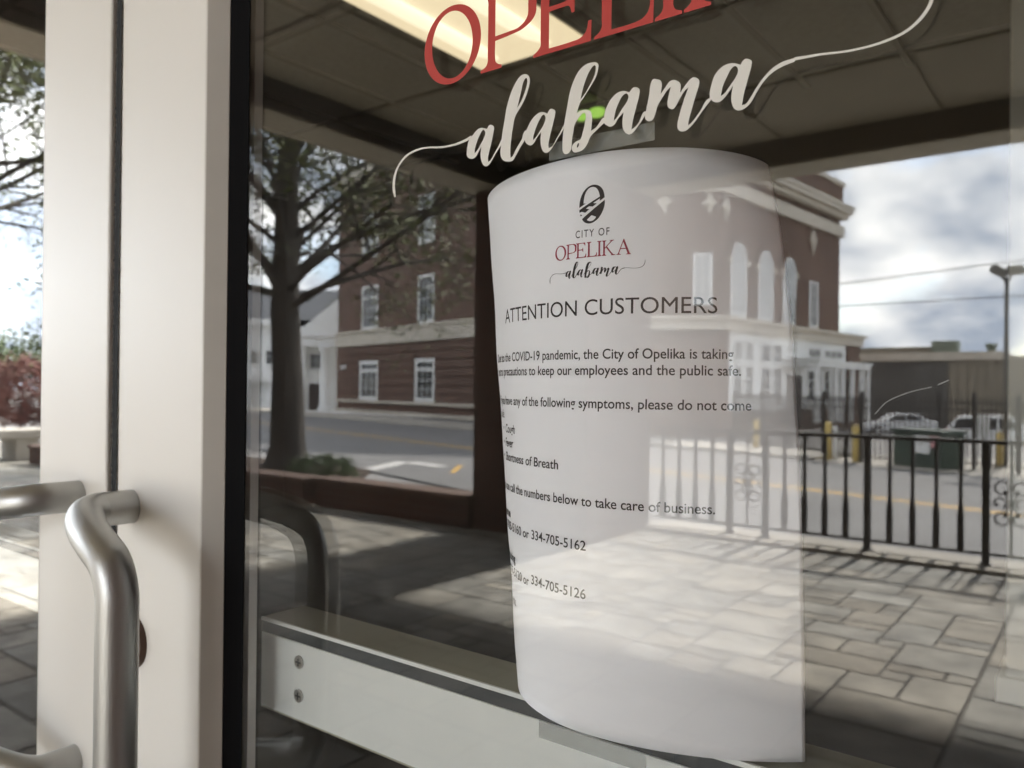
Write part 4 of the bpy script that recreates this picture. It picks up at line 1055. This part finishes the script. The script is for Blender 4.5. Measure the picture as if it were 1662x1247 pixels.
# cars
def car(name, label, T, prof, cabin, wheels, wd, m, extra=None):
    o = thing(name, label, "car", group="cars parked behind the fence")
    b = MB(T); b.prism(prof, 0, wd); b.build("body", m, o, bevel=0.06)
    for wn_, poly in cabin:
        for y0, y1 in ((-0.012, 0.0), (wd, wd + 0.012)):
            g = MB(T); g.prism(poly, y0, y1); g.build("window", MT['carglass'], o)
    for x in wheels:
        for y in (0.08, wd - 0.08):
            q = MB(T); q.cyl((x, y - 0.12, 0.32), (x, y + 0.12, 0.32), 0.32, 24); wo = q.build("wheel", MT['tyre'], o)
            q = MB(T); q.cyl((x, y - 0.135, 0.32), (x, y + 0.135, 0.32), 0.2, 16); q.build("rim", MT['rim'], wo)
    if extra:
        for nm, bx, mm_ in extra:
            q = MB(T); q.box(*bx); q.build(nm, mm_, o)
    return o
def carT(ox, oy, oz, ang):
    c_, s_ = math.cos(ang), math.sin(ang)
    return lambda x, y, z: (ox + x * c_ - y * s_, -(oy + x * s_ + y * c_), oz + z)
car("parked_car", "silver sedan parked side on behind the picket fence", carT(-13.3, 55.4, -1.65, 0.48),
    [(0.0, 0.35), (0.05, 0.62), (0.35, 0.78), (1.25, 0.92), (1.95, 1.38), (2.6, 1.46), (3.3, 1.40), (4.1, 1.02), (4.6, 0.95), (4.72, 0.6), (4.68, 0.3), (0.15, 0.28)],
    [("w", [(1.5, 0.98), (2.02, 1.33), (2.6, 1.39), (2.6, 0.98)]), ("w", [(2.68, 0.98), (2.68, 1.39), (3.2, 1.34), (3.75, 1.0)])], (0.85, 3.75), 1.8, MT['silver'])
car("parked_car", "white estate car with a red tail light, right of the silver sedan", carT(-7.0, 45.0, -1.65, 0.12),
    [(0.0, 0.4), (0.02, 0.95), (0.12, 1.05), (0.55, 1.62), (0.9, 1.72), (2.9, 1.74), (3.6, 1.15), (4.6, 1.0), (4.75, 0.6), (4.7, 0.3), (0.1, 0.3)],
    [("w", [(0.42, 1.08), (0.68, 1.55), (1.5, 1.6), (1.5, 1.08)]), ("w", [(1.6, 1.08), (1.6, 1.6), (2.3, 1.6), (2.3, 1.08)]), ("w", [(2.4, 1.08), (2.4, 1.6), (2.85, 1.6), (3.3, 1.12)])], (0.95, 3.75), 1.9, MT['carwhite'],
    [("tail_light", (-0.01, 0.25, -0.01, 0.2, 0.72, 1.02), MT['taillight']), ("tail_light", (-0.01, 0.25, 1.7, 1.91, 0.72, 1.02), MT['taillight'])])
sg = thing("notice_board", "white sign board on a post in front of the white estate car", "sign")
MB(OUT).box(-2.98, -2.93, 25.1, 25.15, ZS - 0.1, 0.35).build("post", MT['lampgrey'], sg); MB(OUT).box(-3.12, -2.80, 25.06, 25.098, 0.05, 0.62).build("panel", MT['white'], sg)

lp = thing("lamp_post", "tall grey post with twin floodlights rising beside the warehouse", "lamp")
LX, LY = -2.535, 26.3
MB(OUT).tube([(LX, LY, ZS - 0.1), (LX, LY, 2), (LX, LY, 4.55)], [0.075, 0.065, 0.055], 14).build("pole", MT['lampgrey'], lp, smooth=True)
mb = MB(OUT)
for s in (-1, 1): mb.tube([(LX, LY, 4.45), (LX + s * 0.09, LY, 4.5), (LX + s * 0.12, LY, 4.62)], 0.025, 8)
mb.build("bracket", MT['lampgrey'], lp)
for s, tl in ((-1, -0.6), (1, 0.05)):
    mb = MB(lambda x, y, z, s=s, tl=tl: OUT(LX + s * 0.2 + (x * math.cos(tl) - z * math.sin(tl)), LY + y, 4.74 + x * math.sin(tl) + z * math.cos(tl)))
    mb.prism([(-0.2, -0.12), (0.2, -0.12), (0.24, 0.0), (0.17, 0.13), (-0.17, 0.13), (-0.24, 0.0)], -0.16, 0.16); mb.build("floodlight", MT['lampgrey'], lp, bevel=0.02)
mast = thing("ladder_mast", "thin double rail steel mast in front of the brick hall", "mast")
mb = MB(OUT); 
for dx in (-0.12, 0.12): mb.tube([(-10.6 + dx, 32.5, ZS), (-10.6 + dx, 32.5, 5.0)], 0.022, 8)
for z in (2.2, 2.9, 3.6, 4.3, 4.9): mb.tube([(-10.85, 32.5, z), (-10.35, 32.5, z)], 0.018, 6)
mb.build("frame", MT['lampgrey'], mast)

# overhead wires with the poles that carry them
for i, (z0, z1, y, lb) in enumerate(((5.1, 11.5, 47, "upper overhead wire crossing the cloudy sky"), (5.95, 6.75, 47.6, "lower overhead wire crossing the cloudy sky"))):
    pts = []
    for k_ in range(41):
        t = k_ / 40; pts.append((-48 + 96 * t, y, z0 + (z1 - z0) * t - 0.12 * 4 * t * (1 - t)))
    tag(MB(OUT).tube(pts, 0.028, 6).build("overhead_wire", MT['wire'], None, smooth=True), lb, "wire", "overhead wires above the street")
for i, (x, h, lb) in enumerate(((-48.0, 14.5, "wooden pole carrying the wires at the left"), (48.0, 17.0, "wooden pole carrying the wires at the right"))):
    o = thing("utility_pole", lb, "pole"); MB(OUT).tube([(x, 47.3, -1.2), (x, 47.3, h)], [0.18, 0.12], 12).build("pole", MT['bark'], o, smooth=True)
    MB(OUT).box(x - 0.06, x + 0.06, 46.2, 48.4, h - 1.4, h - 1.2).build("crossarm", MT['bark'], o)
